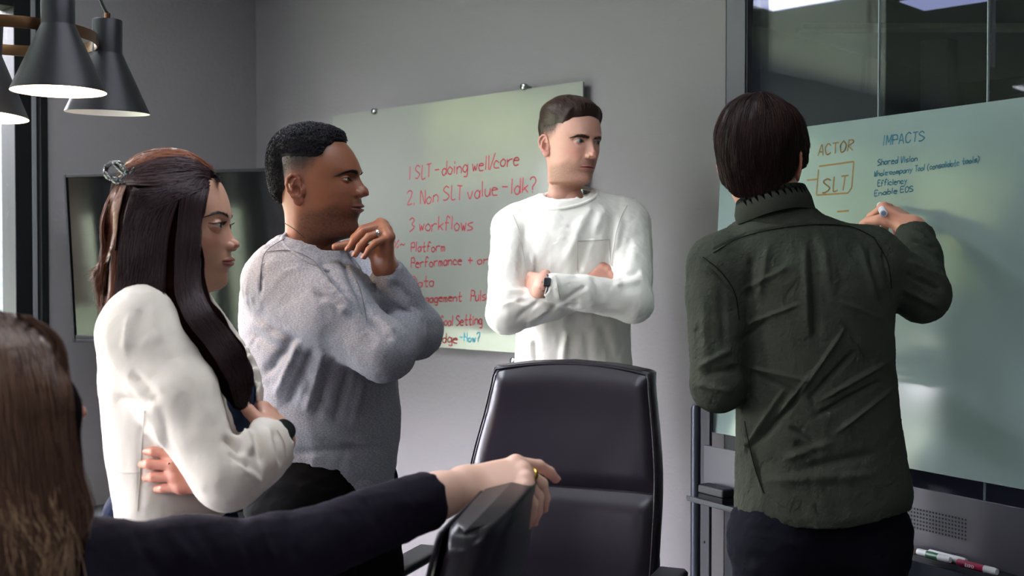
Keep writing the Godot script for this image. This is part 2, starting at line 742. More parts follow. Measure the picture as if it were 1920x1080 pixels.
func build_room() -> void:
	var wall := relief(mat(srgb(105, 102, 102), 0.85), 0.05, 0.8, 4.0)
	struct("wall_back", rbox(MB.new(), -0.15, AW, -0.15, 0, 0, H, 0.002), wall)
	# left wall: a solid piece by the corner, then the window wall
	struct("wall_left", rbox(MB.new(), -0.15, 0, 0, 0.985, 0, H, 0.002), wall)
	struct("wall_left_head", rbox(MB.new(), -0.15, 0, 0.985, RBK, 2.42, H, 0.002), wall)
	struct("wall_right", rbox(MB.new(), RA, RA + 0.15, -0.05, RBK, 0, H, 0.002), wall)
	struct("wall_front", rbox(MB.new(), -0.15, RA + 0.15, RBK, RBK + 0.15, 0, H, 0.002), wall)
	var carpet := relief(mat(srgb(92, 94, 98), 0.95), 0.08, 6.0, 2.0, 3, 8)
	struct("floor", rbox(MB.new(), -0.3, RA + 0.3, -6.2, RBK + 0.3, -0.15, 0, 0.002), carpet)
	struct("ceiling", rbox(MB.new(), -0.15, RA + 0.15, -0.15, RBK + 0.15, H, H + 0.15, 0.002), mat(srgb(205, 206, 206), 0.9))
	struct("baseboard_back", rbox(MB.new(), 0, AW, 0, 0.012, 0, 0.1), mat(srgb(60, 62, 64), 0.5))
	struct("baseboard_left", rbox(MB.new(), 0, 0.012, 0.012, 0.95, 0, 0.1), mat(srgb(60, 62, 64), 0.5))

	# window wall on the left
	var black := mat(srgb(9, 10, 10), 0.5, 0.0, 0.25)
	var pane := mat(Color(0.5, 0.56, 0.55, 0.012), 0.02)
	pane.transparency = BaseMaterial3D.TRANSPARENCY_ALPHA
	pane.metallic_specular = 0.2
	var w := Node3D.new()
	w.name = "window_1"
	w.set_meta("kind", "structure")
	add_child(w, true)
	var b := 0.985
	part(w, "frame", rbox(MB.new(), -0.11, 0.0, 0.985, 1.005, 0, 2.42), mat(srgb(96, 98, 98), 0.5), "grey edge trim of the window frame")
	part(w, "frame", rbox(MB.new(), -0.06, 0.03, 0.955, 0.985, 0, 2.42), black, "black edge strip beside the wall")
	part(w, "frame", rbox(MB.new(), -0.12, 0.0, 1.005, 1.07, 0, 2.42), black)
	part(w, "sill", rbox(MB.new(), -0.13, 0.02, 1.07, RBK, 0, 0.09), black)
	part(w, "head", rbox(MB.new(), -0.12, 0.0, 1.07, RBK, 2.36, 2.42), black)
	b = 1.07
	var k := 0
	while b < RBK - 0.1:
		var b2 := minf(b + 1.45, RBK)
		part(w, "pane", rbox(MB.new(), -0.066, -0.060, b, b2 - 0.05, 0.09, 2.36, 0.001), pane)
		part(w, "mullion", rbox(MB.new(), -0.12, 0.0, b2 - 0.05, b2, 0.09, 2.36), black)
		b = b2
		k += 1
	# low cabinet along the left wall
	var cab := thing("low_cabinet", "low dark grey cabinet along the wall under the television", "cabinet", room(0.2, 0.5, 0))
	var cm := mat(srgb(46, 48, 49), 0.6)
	part(cab, "body", rbox(MB.new(), 0.02, 0.38, 0.03, 0.93, 0.06, 0.42, 0.004), cm)
	part(cab, "top", rbox(MB.new(), 0.015, 0.4, 0.02, 0.94, 0.42, 0.445, 0.004), cm)
	for q in 2:
		part(cab, "door", rbox(MB.new(), 0.38, 0.398, 0.035 + q * 0.449, 0.475 + q * 0.449, 0.07, 0.41, 0.003), cm)
	part(cab, "plinth", rbox(MB.new(), 0.03, 0.36, 0.05, 0.91, 0.0, 0.06), mat(srgb(25, 26, 27), 0.6))

	# the glass wall that goes on to the right, with the dark office behind it
	var post := mat(srgb(44, 46, 50), 0.5)
	struct("trim_1", rbox(MB.new(), AW, AJ, -0.045, 0.0, 0, H, 0.003), post)
	var g := Node3D.new()
	g.name = "window_2"
	g.set_meta("kind", "structure")
	add_child(g, true)
	var edge := mat(srgb(150, 165, 165), 0.25)
	var dark := mat(srgb(30, 31, 33), 0.5)
	part(g, "frame", rbox(MB.new(), AJ, AJ + 0.004, -0.04, -0.005, 0, H), dark)
	part(g, "sill", rbox(MB.new(), AJ, RA, -0.1, -0.02, 0, 0.06), dark)
	part(g, "head", rbox(MB.new(), AJ, RA, -0.1, -0.02, H - 0.06, H), dark)
	var joints := [AJ + 0.006, 2.905, 3.20, 4.1, 5.0, 5.9, RA]
	for q in joints.size() - 1:
		part(g, "pane", rbox(MB.new(), joints[q] + 0.002, joints[q + 1] - 0.004, -0.031, -0.021, 0.06, H - 0.06, 0.001), pane)
		if q < 5:
			part(g, "joint_strip", rbox(MB.new(), joints[q + 1] - 0.003, joints[q + 1], -0.032, -0.02, 0.06, H - 0.06, 0.001), edge)
	part(g, "mullion", rbox(MB.new(), 3.196, 3.204, -0.06, -0.034, 1.9, H - 0.06), dark)
	var leaf := mat(Color(0.5, 0.56, 0.55, 0.05), 0.02)
	leaf.transparency = BaseMaterial3D.TRANSPARENCY_ALPHA
	part(g, "sliding_pane", rbox(MB.new(), AJ + 0.01, 2.9, -0.075, -0.065, 0.06, H - 0.06, 0.001), leaf, "second glass leaf behind the first pane")
	for q in 2:
		var hp := at([1590, 1754][q], 203, 8.0)
		var hl := thing("hanging_light", ["small bright oval lamp hanging in the dark office, left of the pane joint", "small bright oval lamp hanging in the dark office, right of the first pane joint"][q], "lamp", hp)
		var le := mat(srgb(230, 234, 255), 0.5)
		le.emission_enabled = true
		le.emission = srgb(225, 230, 255)
		le.emission_energy_multiplier = 0.9
		part(hl, "shade", MB.new().lathe([[0.0, 0.022], [0.05, 0.018], [0.07, 0.0], [0.066, -0.008]], Transform3D(Basis.IDENTITY, hp), 24), dark)
		part(hl, "diffuser", MB.new().lathe([[0.066, -0.006], [0.06, -0.018], [0.0, -0.022]], Transform3D(Basis.IDENTITY, hp), 24), le)
		part(hl, "rod", MB.new().tube([hp + Vector3.UP * 0.02, Vector3(hp.x, 2.8, hp.z)], 0.004, 8), dark)

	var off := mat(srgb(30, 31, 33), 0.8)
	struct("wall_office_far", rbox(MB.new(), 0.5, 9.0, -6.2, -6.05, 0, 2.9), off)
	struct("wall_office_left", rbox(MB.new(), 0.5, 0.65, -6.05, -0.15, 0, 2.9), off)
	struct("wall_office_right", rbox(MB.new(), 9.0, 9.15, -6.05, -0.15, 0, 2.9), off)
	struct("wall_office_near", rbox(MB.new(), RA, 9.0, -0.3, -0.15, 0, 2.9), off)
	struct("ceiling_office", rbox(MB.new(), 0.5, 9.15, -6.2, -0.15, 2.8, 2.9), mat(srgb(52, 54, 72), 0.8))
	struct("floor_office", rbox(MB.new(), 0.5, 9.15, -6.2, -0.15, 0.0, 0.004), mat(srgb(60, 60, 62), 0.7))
	var beam0 := at(1500, 46, 6.9)
	var beam1 := at(2100, 46, 6.9)
	struct("trim_2", MB.new().box((beam0 + beam1) * 0.5, Vector3(beam0.distance_to(beam1), 0.07, 0.12), Basis.IDENTITY, 0.004), mat(srgb(150, 150, 150), 0.8))
	struct("trim_3", MB.new().box(at(1760, 150, 7.4), Vector3(0.18, 2.6, 0.14), RB, 0.004), mat(srgb(20, 21, 23), 0.7))
	var pm := mat(srgb(120, 124, 124), 0.7)
	for q in 4:
		var t := thing("storage_cupboard", ["tall pale grey cupboard behind the glass wall, nearest the wall end", "second tall grey cupboard behind the glass wall", "third tall grey cupboard behind the glass wall", "last tall grey cupboard behind the glass wall"][q], "cupboard", room(2.4 + q * 1.35, -5.8, 0))
		part(t, "body", rbox(MB.new(), 2.0 + q * 1.35, 2.8 + q * 1.35, -6.03, -5.6, 0, 2.5, 0.01), pm)
		for s in 2:
			var dr := part(t, "door", rbox(MB.new(), 2.005 + q * 1.35 + s * 0.4, 2.395 + q * 1.35 + s * 0.4, -5.6, -5.582, 0.05, 2.49, 0.003), pm)
			part(dr, "handle", rbox(MB.new(), 2.36 + q * 1.35 + s * 0.07, 2.372 + q * 1.35 + s * 0.07, -5.582, -5.56, 0.9, 1.1, 0.002), dark)
	for q in 3:
		var a: float = [1.25, 1.85, 4.0][q]
		var bb: float = [-2.5, -3.05, -3.4][q]
		var t := thing("office_light", ["bluish ceiling light of the dark office, nearest the wall end", "second bluish ceiling light in the dark office behind glass", "third bluish ceiling light in the dark office behind glass"][q], "ceiling light", room(a, bb, 2.8))
		var em := mat(srgb(180, 185, 230), 0.6)
		em.emission_enabled = true
		em.emission = srgb(170, 180, 235)
		em.emission_energy_multiplier = 0.35
		part(t, "frame", rbox(MB.new(), a - 0.27, a + 0.27, bb - 0.17, bb + 0.17, 2.775, 2.8), dark)
		part(t, "diffuser", rbox(MB.new(), a - 0.25, a + 0.25, bb - 0.15, bb + 0.15, 2.77, 2.78), em)
		var l := AreaLight3D.new()
		l.name = "office_glow"
		l.area_size = Vector2(0.48, 0.28)
		l.light_color = srgb(190, 200, 255)
		l.light_energy = 0.35
		l.area_range = 10.0
		l.area_attenuation = 2.0
		l.shadow_enabled = true
		add_child(l, true)
		l.global_transform = Transform3D(Basis(RT, RN, Vector3.UP), room(a, bb, 2.76))

	var nth := ["nearest the television corner", "over the end of the grey wall", "over the mobile board side", "at the front wall by the windows", "at the middle of the front wall", "at the front wall by the right wall"]
	for q in 6:
		ceiling_lamp([1.3, 2.9, 5.0][q % 3], [1.7, 6.5][q / 3], [3.2, 0.7, 0.3, 4.6, 4.4, 1.6][q], nth[q])


# ---------------------------------------------------------------- handwriting: strokes on a 4 x 8 grid, base line at 2, small letters up to 5
const PEN := {
	"1": "28 22", "2": "07 18 38 47 35 02 42", "3": "07 28 47 25 44 33 12 02", "?": "07 18 38 46 24 23|22 22", ".": "22 21", "-": "05 45", "/": "48 01", "+": "26 22|04 44", "(": "38 16 14 31", ")": "08 26 24 01", "~": "03 14 33 44",
	"0": "28 06 04 12 32 44 46 28", "%": "48 02|08 17 06|43 32",
	"A": "02 28 42|14 34", "C": "47 28 06 04 12 32 43", "D": "02 08|08 28 46 44 22 02", "E": "48 08 02 42|05 35", "H": "02 08|48 42|05 45", "K": "02 08|48 04|15 42", "G": "47 28 06 04 12 32 44 24", "I": "28 22", "L": "18 12 42", "M": "02 08 24 48 42", "N": "02 08 42 48", "O": "28 06 04 12 32 44 46 28",
	"P": "02 08|08 38 47 45 35 05", "R": "02 08|08 38 47 36 05|05 42", "S": "47 28 07 06 44 43 22 02", "T": "08 48|28 22", "V": "08 22 48", "W": "08 12 26 32 48", "B": "02 08 38 37 25 05|25 44 32 02",
	"a": "44 25 04 03 12 32 44|45 42", "b": "08 02|04 25 44 43 32 02", "c": "44 25 04 03 12 42", "d": "44 25 04 03 12 32 44|48 42", "e": "04 44 35 15 04 03 12 42", "f": "47 28 16 12|05 35", "g": "44 25 04 03 12 32 44|45 40 10", "h": "08 02|04 25 44 42",
	"i": "25 22|27 26", "k": "08 02|45 03|14 42", "l": "28 22", "m": "02 05|04 15 24 22|24 35 44 42", "n": "02 05|04 25 44 42", "o": "25 04 03 12 32 43 44 25", "p": "05 00|04 25 44 43 32 02", "r": "05 02|04 25 45", "s": "45 25 04 43 32 02",
	"t": "28 22 42|05 45", "u": "05 03 12 32 44|45 42", "v": "05 22 45", "w": "05 12 24 32 45", "y": "05 23|45 10",
}


func advance(text: String) -> float:
	var a := 0.0
	for ch in text:
		a += 3.2 if ch == " " else 2.6 if ch in "1Iil./-" else 5.6
	return a


# writes a line along u from p; w is the whole width, h the height of a capital; ink lies a hair in front of the board
func scribble(text: String, p: Vector3, u: Vector3, up: Vector3, w: float, h: float, thick: float, rng: RandomNumberGenerator) -> MB:
	var mb := MB.new()
	var n := u.cross(up).normalized()
	var adv := 0.0
	for ch in text:
		adv += 3.2 if ch == " " else 2.6 if ch in "1Iil./-" else 5.6
	var sx := w / adv
	var sy := h / 6.0
	var x := 0.0
	for ch in text:
		var step := 3.2 if ch == " " else 2.6 if ch in "1Iil./-" else 5.6
		if PEN.has(ch):
			var dy := rng.randf_range(-0.35, 0.35)
			var sk := rng.randf_range(0.02, 0.12)
			var shift := -1.6 if ch in "1Iil." else -1.0 if ch in "/-" else 0.0
			for stroke in (PEN[ch] as String).split("|"):
				var pts := []
				for pr in stroke.split(" "):
					var gx := float(pr.substr(0, 1).to_int()) + rng.randf_range(-0.2, 0.2)
					var gy := float(pr.substr(1, 1).to_int()) + rng.randf_range(-0.2, 0.2) - 2.0 + dy
					pts.append(Vector2(gx + shift + gy * sk, gy))
				if pts.size() > 2:
					pts = spline(pts, 4)
				for j in pts.size() - 1:
					var q0: Vector3 = p + u * (x + pts[j].x) * sx + up * pts[j].y * sy + n * 0.0006
					var q1: Vector3 = p + u * (x + pts[j + 1].x) * sx + up * pts[j + 1].y * sy + n * 0.0006
					var d := (q1 - q0).normalized()
					if d == Vector3.ZERO:
						d = up
					var s := d.cross(n) * thick * 0.5
					q0 -= d * thick * 0.3
					q1 += d * thick * 0.3
					mb.quad(mb.vert(q0 - s, n), mb.vert(q0 + s, n), mb.vert(q1 + s, n), mb.vert(q1 - s, n))
		x += step
	return mb


# one line of writing between two pixels of the photograph on the plane of a board
func board_line(parent: Node3D, o: Vector3, n: Vector3, up: Vector3, text: String, x0: float, y0: float, x1: float, y1: float, cap: float, thick: float, ink: Material, rng: RandomNumberGenerator) -> void:
	var p := on_plane(x0, y0, o, n)
	var q := on_plane(x1, y1, o, n)
	var h := on_plane(x0, y0 - cap, o, n).distance_to(p)
	var whole := advance(text)
	var done := 0.0
	for word in text.split(" "):
		var wd := advance(word)
		part(parent, "handwriting", scribble(word, p.lerp(q, done / whole), (q - p).normalized(), up, p.distance_to(q) * wd / whole, h, thick, rng), ink)
		done += wd + 3.2


func rounded(w: float, h: float, r: float, seg := 5) -> PackedVector2Array:
	var out := PackedVector2Array()
	for q in 4:
		var c := Vector2(w * 0.5 - r, h * 0.5 - r) * Vector2(1 if q in [0, 3] else -1, 1 if q < 2 else -1)
		for s in seg + 1:
			out.append(c + Vector2.from_angle(PI * 0.5 * (q + s / float(seg))) * r)
	return out


func build_boards() -> void:
	var rng := RandomNumberGenerator.new()
	rng.seed = 11
	# the glass board on the back wall
	var o := Vector3(0.233, 0, -3.85)
	var glass := mat(srgb(120, 123, 114), 0.12, 0.0, 0.5)
	var p := on_plane(1093, 152, o, RN)
	var p2 := on_plane(1093, 670.6, o, RN)
	var l := on_plane(624, 222, o, RN)
	var w := absf((p - l).dot(RT))
	var h := p.y - p2.y
	var c := Vector3((p.x + l.x) * 0.5, (p.y + p2.y) * 0.5, (p.z + l.z) * 0.5)
	var t := thing("glass_board", "pale green glass writing board with red handwriting on the grey wall", "whiteboard", Vector3(c.x, p2.y, c.z) - RN * 0.028)
	part(t, "sheet", MB.new().slab(rounded(w, h, 0.004, 2), -0.006, 0.0, Transform3D(RB, c)), glass)
	for q in [[704, 209], [984, 163], [700, 660], [965, 676]]:
		var s := on_plane(q[0], q[1], o, RN)
		var mb := MB.new()
		var fr := Transform3D(Basis(RT, -RN, Vector3.UP) * Basis(Vector3.RIGHT, PI), s)
		fr.basis = Basis(RT, RN, RT.cross(RN))
		mb.lathe([[0, -0.029], [0.006, -0.029], [0.006, -0.006], [0.0115, -0.006], [0.0115, 0.012], [0.0095, 0.014], [0, 0.014]], fr, 24)
		part(t, "standoff", mb, mat(srgb(150, 152, 152), 0.18, 1.0))
	var red := mat(srgb(144, 20, 36), 0.6)
	var cyan := mat(srgb(60, 150, 165), 0.6)
	var up := Vector3.UP
	for ln in [
		["1 SLT - doing well/core", 768, 337, 976, 308, 24], ["2. Non SLT value - Idk?", 764, 384, 1008, 358, 25], ["3 workflows", 768, 434, 890, 430, 25],
		["Platform", 771, 472, 836, 470, 17], ["Performance", 771, 502, 868, 496, 18], ["+ org", 878, 495, 930, 494, 17], ["Data", 774, 537, 816, 537, 18], ["gagement", 797, 567, 868, 564, 16], ["Pulse", 883, 565, 922, 563, 20],
		["/ Goal Setting", 818, 612, 906, 607, 18], ["+", 914, 607, 926, 607, 14], ["10%~", 722, 468, 762, 462, 14], ["nowledge", 786, 643, 860, 642, 17]]:
		board_line(t, o, RN, up, ln[0], ln[1], ln[2], ln[3], ln[4], ln[5], 0.0048, red, rng)
	board_line(t, o, RN, up, "- How?", 862, 640, 902, 640, 15, 0.005, cyan, rng)

	# the frosted glass board on a wheeled stand, leaning back a little
	var bt := Vector3(0.52, 0, 0.854).normalized()
	var bn := bt.cross(Vector3.UP)
	var lean := deg_to_rad(3.5)
	var by := Vector3.UP * cos(lean) - bn * sin(lean)
	var bz := bn * cos(lean) + Vector3.UP * sin(lean)
	var B := Basis(bt, by, bz)
	var b0 := at(1341, 540, 3.3)
	var tl := on_plane(1352, 259, b0, bz)
	var bl := on_plane(1329, 809, b0, bz)
	var hh := (tl - bl).dot(by)
	var ww := 1.36
	var mid := bl + by * hh * 0.5 + bt * ((tl - bl).dot(bt) * 0.5 + ww * 0.5)
	var st := thing("mobile_board", "frosted glass writing board on a grey stand in front of the glass wall", "whiteboard", Vector3(mid.x, 0, mid.z))
	var frost := mat(srgb(112, 128, 124), 0.12, 0.0, 0.5)
	part(st, "sheet", MB.new().slab(rounded(ww, hh, 0.02), -0.008, 0.0, Transform3D(B, mid)), frost)
	var teal := mat(srgb(10, 88, 104), 0.6)
	var amber := mat(srgb(106, 82, 20), 0.6)
	for ln in [["ACTOR", 1534, 292, 1603, 282, 19, 0.0036, amber], ["SLT", 1543, 361, 1592, 355, 25, 0.0045, amber], ["IMPACTS", 1656, 273, 1736, 262, 17, 0.0032, teal], ["Shared Vision", 1646, 310, 1722, 301, 11, 0.0027, teal],
		["Whole-company", 1639, 331, 1712, 322, 10, 0.0026, teal], ["Tool (consolidate", 1716, 322, 1800, 309, 11, 0.0025, teal], ["tools)", 1804, 308, 1840, 302, 11, 0.0028, teal], ["Efficiency", 1646, 349, 1702, 343, 11, 0.0027, teal], ["Enable EOS", 1640, 367, 1714, 358, 10, 0.0027, teal]]:
		board_line(st, b0, bz, by, ln[0], ln[1], ln[2], ln[3], ln[4], ln[5], ln[6], ln[7], rng)
	var mb := MB.new()
	for loop in [[[1536, 312], [1601, 303], [1597, 352], [1590, 362], [1531, 366], [1535, 318]], [[1513, 338], [1533, 336]], [[1570, 397], [1592, 395]]]:
		var pts := []
		for q in loop:
			pts.append(on_plane(q[0], q[1], b0, bz) + bz * 0.0005)
		for j in pts.size() - 1:
			var d: Vector3 = (pts[j + 1] - pts[j]).normalized()
			var s := d.cross(bz) * 0.0022
			mb.quad(mb.vert(pts[j] - s, bz), mb.vert(pts[j] + s, bz), mb.vert(pts[j + 1] + s, bz), mb.vert(pts[j + 1] - s, bz))
	part(st, "handwriting", mb, amber, "amber box drawn around the letters")
	# stand: two uprights, perforated panel with pen tray, feet
	var steel := mat(srgb(66, 70, 80), 0.34, 0.7)
	var plate := mat(srgb(42, 44, 48), 0.5, 0.3)
	var pole0 := at(1306, 800, 3.32)
	var back := -bn * 0.03
	for e in 2:
		var q := pole0 + bt * e * (ww + 0.06)
		var base := Vector3(q.x, 0, q.z)
		var f := Transform3D(B, Vector3.ZERO)
		part(st, "upright", MB.new().tube([base + Vector3.UP * 0.06, base + Vector3.UP * 0.99, base + Vector3.UP * 1.0], [0.0165, 0.0165, 0.012], 20), steel)
		part(st, "plate", MB.new().box(base + bt * (0.042 if e == 0 else -0.042) + Vector3.UP * 0.58, Vector3(0.04, 0.9, 0.012), Basis(bt, Vector3.UP, bn)), plate)
		var ft := part(st, "foot", MB.new().box(base + Vector3.UP * 0.045, Vector3(0.05, 0.03, 0.6), Basis(bt, Vector3.UP, bn), 0.008), plate)
		for s in [-1, 1]:
			var cc: Vector3 = base + bn * s * 0.27 + Vector3.UP * 0.018
			part(ft, "caster", MB.new().lathe([[0, -0.012], [0.017, -0.012], [0.018, 0.0], [0.017, 0.012], [0, 0.012]], Transform3D(Basis(bn, bt, bn.cross(bt)), cc), 20), mat(srgb(20, 20, 21), 0.5))
		for s in [0.62, 0.78]:
			part(st, "screw", MB.new().lathe([[0, 0], [0.004, 0], [0.003, 0.002], [0, 0.003]], Transform3D(Basis(bt, bn, bt.cross(bn)), base + bt * (0.042 if e == 0 else -0.042) + Vector3.UP * s + bn * 0.006), 10), mat(srgb(22, 22, 24), 0.4, 0.5))
	var pb := Vector3.UP
	var P := Basis(bt, Vector3.UP, bn)
	var pt0 := on_plane(1321, 834, pole0 + bn * 0.01, bn)
	var ph := 0.142
	var pw := ww + 0.02
	var pc := pt0 + bt * pw * 0.5 - Vector3.UP * ph * 0.5
	var panel := part(st, "panel", MB.new().box(pc, Vector3(pw, ph, 0.006), P, 0.0015), mat(srgb(72, 71, 78), 0.42, 0.4))
	var holes := MB.new()
	var h0 := on_plane(1698, 950, pc + bn * 0.004, bn)
	for cx in 34:
		for cy in 6:
			holes.lathe([[0.0, 0.0], [0.0024, 0.0]], Transform3D(Basis(bt, bn, bt.cross(bn)), h0 + bt * (cx - 14) * 0.0085 - Vector3.UP * cy * 0.0085 + bn * 0.0004), 8)
	part(panel, "perforations", holes, mat(srgb(12, 12, 14), 0.9)).set_meta("kind", "stuff")
	part(st, "tray", MB.new().box(pc - Vector3.UP * (ph * 0.5 + 0.004) + bn * 0.03, Vector3(pw, 0.008, 0.07), P, 0.002), plate)
	part(st, "tray", MB.new().box(pc - Vector3.UP * (ph * 0.5 - 0.002) + bn * 0.064, Vector3(pw, 0.01, 0.004), P, 0.001), plate, "raised lip of the tray")
	# on the tray
	var er := thing("board_eraser", "black felt board eraser lying on the grey pen tray", "eraser", at(1360, 934, 3.24))
	var ep := pt0 - Vector3.UP * ph + bt * 0.085 + bn * 0.032
	part(er, "body", MB.new().box(ep + Vector3.UP * 0.031, Vector3(0.105, 0.026, 0.045), P, 0.006), mat(srgb(13, 14, 19), 0.6))
	part(er, "felt", MB.new().box(ep + Vector3.UP * 0.009, Vector3(0.1, 0.018, 0.043), P, 0.002), mat(srgb(16, 16, 20), 0.95))
	var names := ["orange", "green", "dark green", "crimson"]
	var tints := [srgb(206, 84, 48), srgb(24, 84, 56), srgb(20, 66, 52), srgb(156, 24, 72)]
	var starts := [[1676, 1009], [1713, 1019], [1741, 1027], [1795, 1042]]
	for q in 4:
		var s := on_plane(starts[q][0], starts[q][1], pc + bn * (0.04 if q != 2 else 0.024), bn)
		s.y = pt0.y - ph + 0.0085
		var m := thing("marker_pen", "%s and white board marker lying on the pen tray" % names[q], "marker", s, "board markers on the tray")
		var fr := Transform3D(Basis(bn, bt, bn.cross(bt)), s)
		part(m, "barrel", MB.new().lathe([[0, 0.002], [0.005, 0.0], [0.0075, 0.003], [0.0075, 0.068], [0, 0.068]], fr, 20), mat(tints[q] if q != 2 else srgb(210, 212, 214), 0.35), "%s barrel" % (names[q] if q != 2 else "white"))
		part(m, "cap", MB.new().lathe([[0.0078, 0.068], [0.0078, 0.09], [0.0065, 0.098], [0, 0.099]], fr, 20), mat(srgb(205, 205, 208), 0.35), "white cap")
		if q in [0, 3]:
			var tm := TextMesh.new()
			tm.text = "EXPO"
			tm.font_size = 16
			tm.pixel_size = 0.00055
			tm.depth = 0.0003
			var te := MeshInstance3D.new()
			te.name = "lettering"
			te.mesh = tm
			te.material_override = mat(srgb(235, 228, 232), 0.5)
			m.add_child(te, true)
			te.global_transform = Transform3D(Basis(bt, bn.cross(bt), bn) if false else Basis(bt, Vector3.UP, bn), s + bt * 0.036 + bn * 0.0076)


func build_television() -> void:
	var tt := Vector3(0.94, 0, 0.34).normalized()
	var tn := tt.cross(Vector3.UP)
	var lean := deg_to_rad(-4.0)
	var ty := Vector3.UP * cos(lean) - tn * sin(lean)
	var tz := tn * cos(lean) + Vector3.UP * sin(lean)
	var o := at(129, 480, 4.33)
	var tl := on_plane(123, 327, o, tz)
	var bl := on_plane(135, 641, o, tz)
	var h := (tl - bl).dot(ty)
	var w := h * 1.74
	var B := Basis(tt, ty, tz)
	var c := (tl + bl) * 0.5 + tt * w * 0.5
	var t := thing("television", "black flat television hung on the dark grey wall, facing the table", "television", c - Vector3.UP * h * 0.5)
	var black := mat(srgb(9, 9, 10), 0.5, 0.0, 0.2)
	part(t, "case", MB.new().box(c - tz * 0.028, Vector3(w, h, 0.045), B, 0.004), black)
	var bz := MB.new()
	for s in [-1, 1]:
		bz.box(c + tt * s * (w * 0.5 - 0.006), Vector3(0.012, h, 0.012), B, 0.002)
		bz.box(c + ty * (h * 0.5 - 0.006) * s, Vector3(w - 0.024, 0.012 if s > 0 else 0.012, 0.012), B, 0.002)
	bz.box(c - ty * (h * 0.5 - 0.019), Vector3(w - 0.024, 0.014, 0.008), B, 0.002)
	part(t, "bezel", bz, black)
	part(t, "screen", MB.new().box(c - tz * 0.003, Vector3(w - 0.02, h - 0.02, 0.004), B, 0.001), mat(srgb(4, 5, 5), 0.06, 0.0, 0.38))
	# arm back to the wall
	var wp := room(0.0, 0.42, c.y)
	part(t, "wall_plate", rbox(MB.new(), 0.0, 0.02, 0.32, 0.52, c.y - 0.2, c.y + 0.2), black)
	var elbow := wp.lerp(c, 0.45) + RN * 0.12
	part(t, "arm", MB.new().tube([wp, elbow], 0.02, 12), black)
	part(t, "arm", MB.new().tube([elbow, c - tz * 0.05], 0.02, 12), black)


func build_lamps() -> void:
	var ctr := Vector3(-1.07, 1.885, -2.52)
	var brass := mat(srgb(104, 76, 52), 0.3, 0.9)
	var shade := mat(srgb(17, 16, 24), 0.42, 0.0, 0.4)
	var inner := mat(srgb(235, 228, 215), 0.6)
	var t := thing("pendant_lamp", "cluster pendant of black cone shades on a brass ring at the upper left", "lamp", Vector3(ctr.x, 1.7, ctr.z))
	# ring: a flat upright band
	var g := []
	for q in 4:
		var r: float = [0.172, 0.176, 0.176, 0.172][q]
		var y: float = [-0.012, -0.012, 0.012, 0.012][q]
		var row := []
		for s in 48:
			row.append(ctr + Vector3(cos(TAU * s / 48) * r, y, sin(TAU * s / 48) * r))
		g.append(row)
	g.append(g[0])
	part(t, "ring", MB.new().sheet(g, true, true), brass)
	var hub := ctr + Vector3.UP * 0.62
	part(t, "canopy", MB.new().lathe([[0, 0.245], [0.06, 0.245], [0.06, 0.22], [0.05, 0.2], [0, 0.2]], Transform3D(Basis.IDENTITY, hub), 32), mat(srgb(20, 20, 22), 0.4))
	part(t, "stem", MB.new().tube([hub + Vector3.UP * 0.2, hub - Vector3.UP * 0.05], 0.008, 12), brass)
	var spots := [[110, 172, 2.35, 1, 0.0, 0.0], [201.5, 212, 2.64, 0, 0.02, 0.04], [-32, 219, 2.5, 1, 0.03, -0.05]]
	for q in 3:
		var s: Array = spots[q]
		var rim := at(s[0], s[1], s[2])
		var ax := Vector3(s[4], 1, s[5]).normalized()
		var sx := ax.cross(Vector3.BACK).normalized()
		var fr := Transform3D(Basis(sx, ax, sx.cross(ax)), rim)
		var so := part(t, "shade", MB.new().lathe([[0.0915, 0.0], [0.092, 0.001], [0.0335, 0.131], [0.0325, 0.134], [0.0325, 0.205], [0.031, 0.2075], [0, 0.2075]], fr, 64), shade)
		part(so, "lining", MB.new().lathe([[0.0, 0.132], [0.0318, 0.131], [0.0905, 0.001], [0.0915, 0.0]], fr, 64), inner, "white inside of the shade")
		part(so, "finial", MB.new().lathe([[0.007, 0.2075], [0.007, 0.222], [0, 0.222]], fr, 16), brass)
		var dir := (rim + ax * 0.16 - ctr) * Vector3(1, 0, 1)
		var rp := ctr + dir.normalized() * 0.176
		part(so, "bracket", MB.new().tube([rp, rp.lerp(rim + ax * 0.165, 0.5) , rim + ax * 0.165], 0.005, 10), brass)
		part(so, "cord", MB.new().tube(spline([rim + ax * 0.222, rim + ax * 0.26 + (hub - rim) * Vector3(0.1, 0, 0.1), rim.lerp(hub, 0.6) + Vector3.UP * 0.05, hub + Vector3.UP * 0.21], 6), 0.0035, 8), mat(srgb(15, 15, 17), 0.6))
		var bulb := mat(srgb(255, 244, 222), 0.4)
		if s[3]:
			bulb.emission_enabled = true
			bulb.emission = srgb(255, 226, 180)
			bulb.emission_energy_multiplier = 12.0
		part(so, "bulb", MB.new().lathe([[0, 0.012], [0.012, 0.014], [0.022, 0.026], [0.025, 0.04], [0.02, 0.06], [0.013, 0.075], [0.013, 0.1], [0, 0.1]], fr, 24), bulb)
		if s[3]:
			var l := OmniLight3D.new()
			l.name = "bulb_glow"
			l.light_color = srgb(255, 214, 160)
			l.light_energy = 0.2
			l.light_size = 0.02
			l.omni_range = 10.0
			l.omni_attenuation = 2.0
			l.shadow_enabled = true
			add_child(l, true)
			l.position = fr * Vector3(0, 0.045, 0)


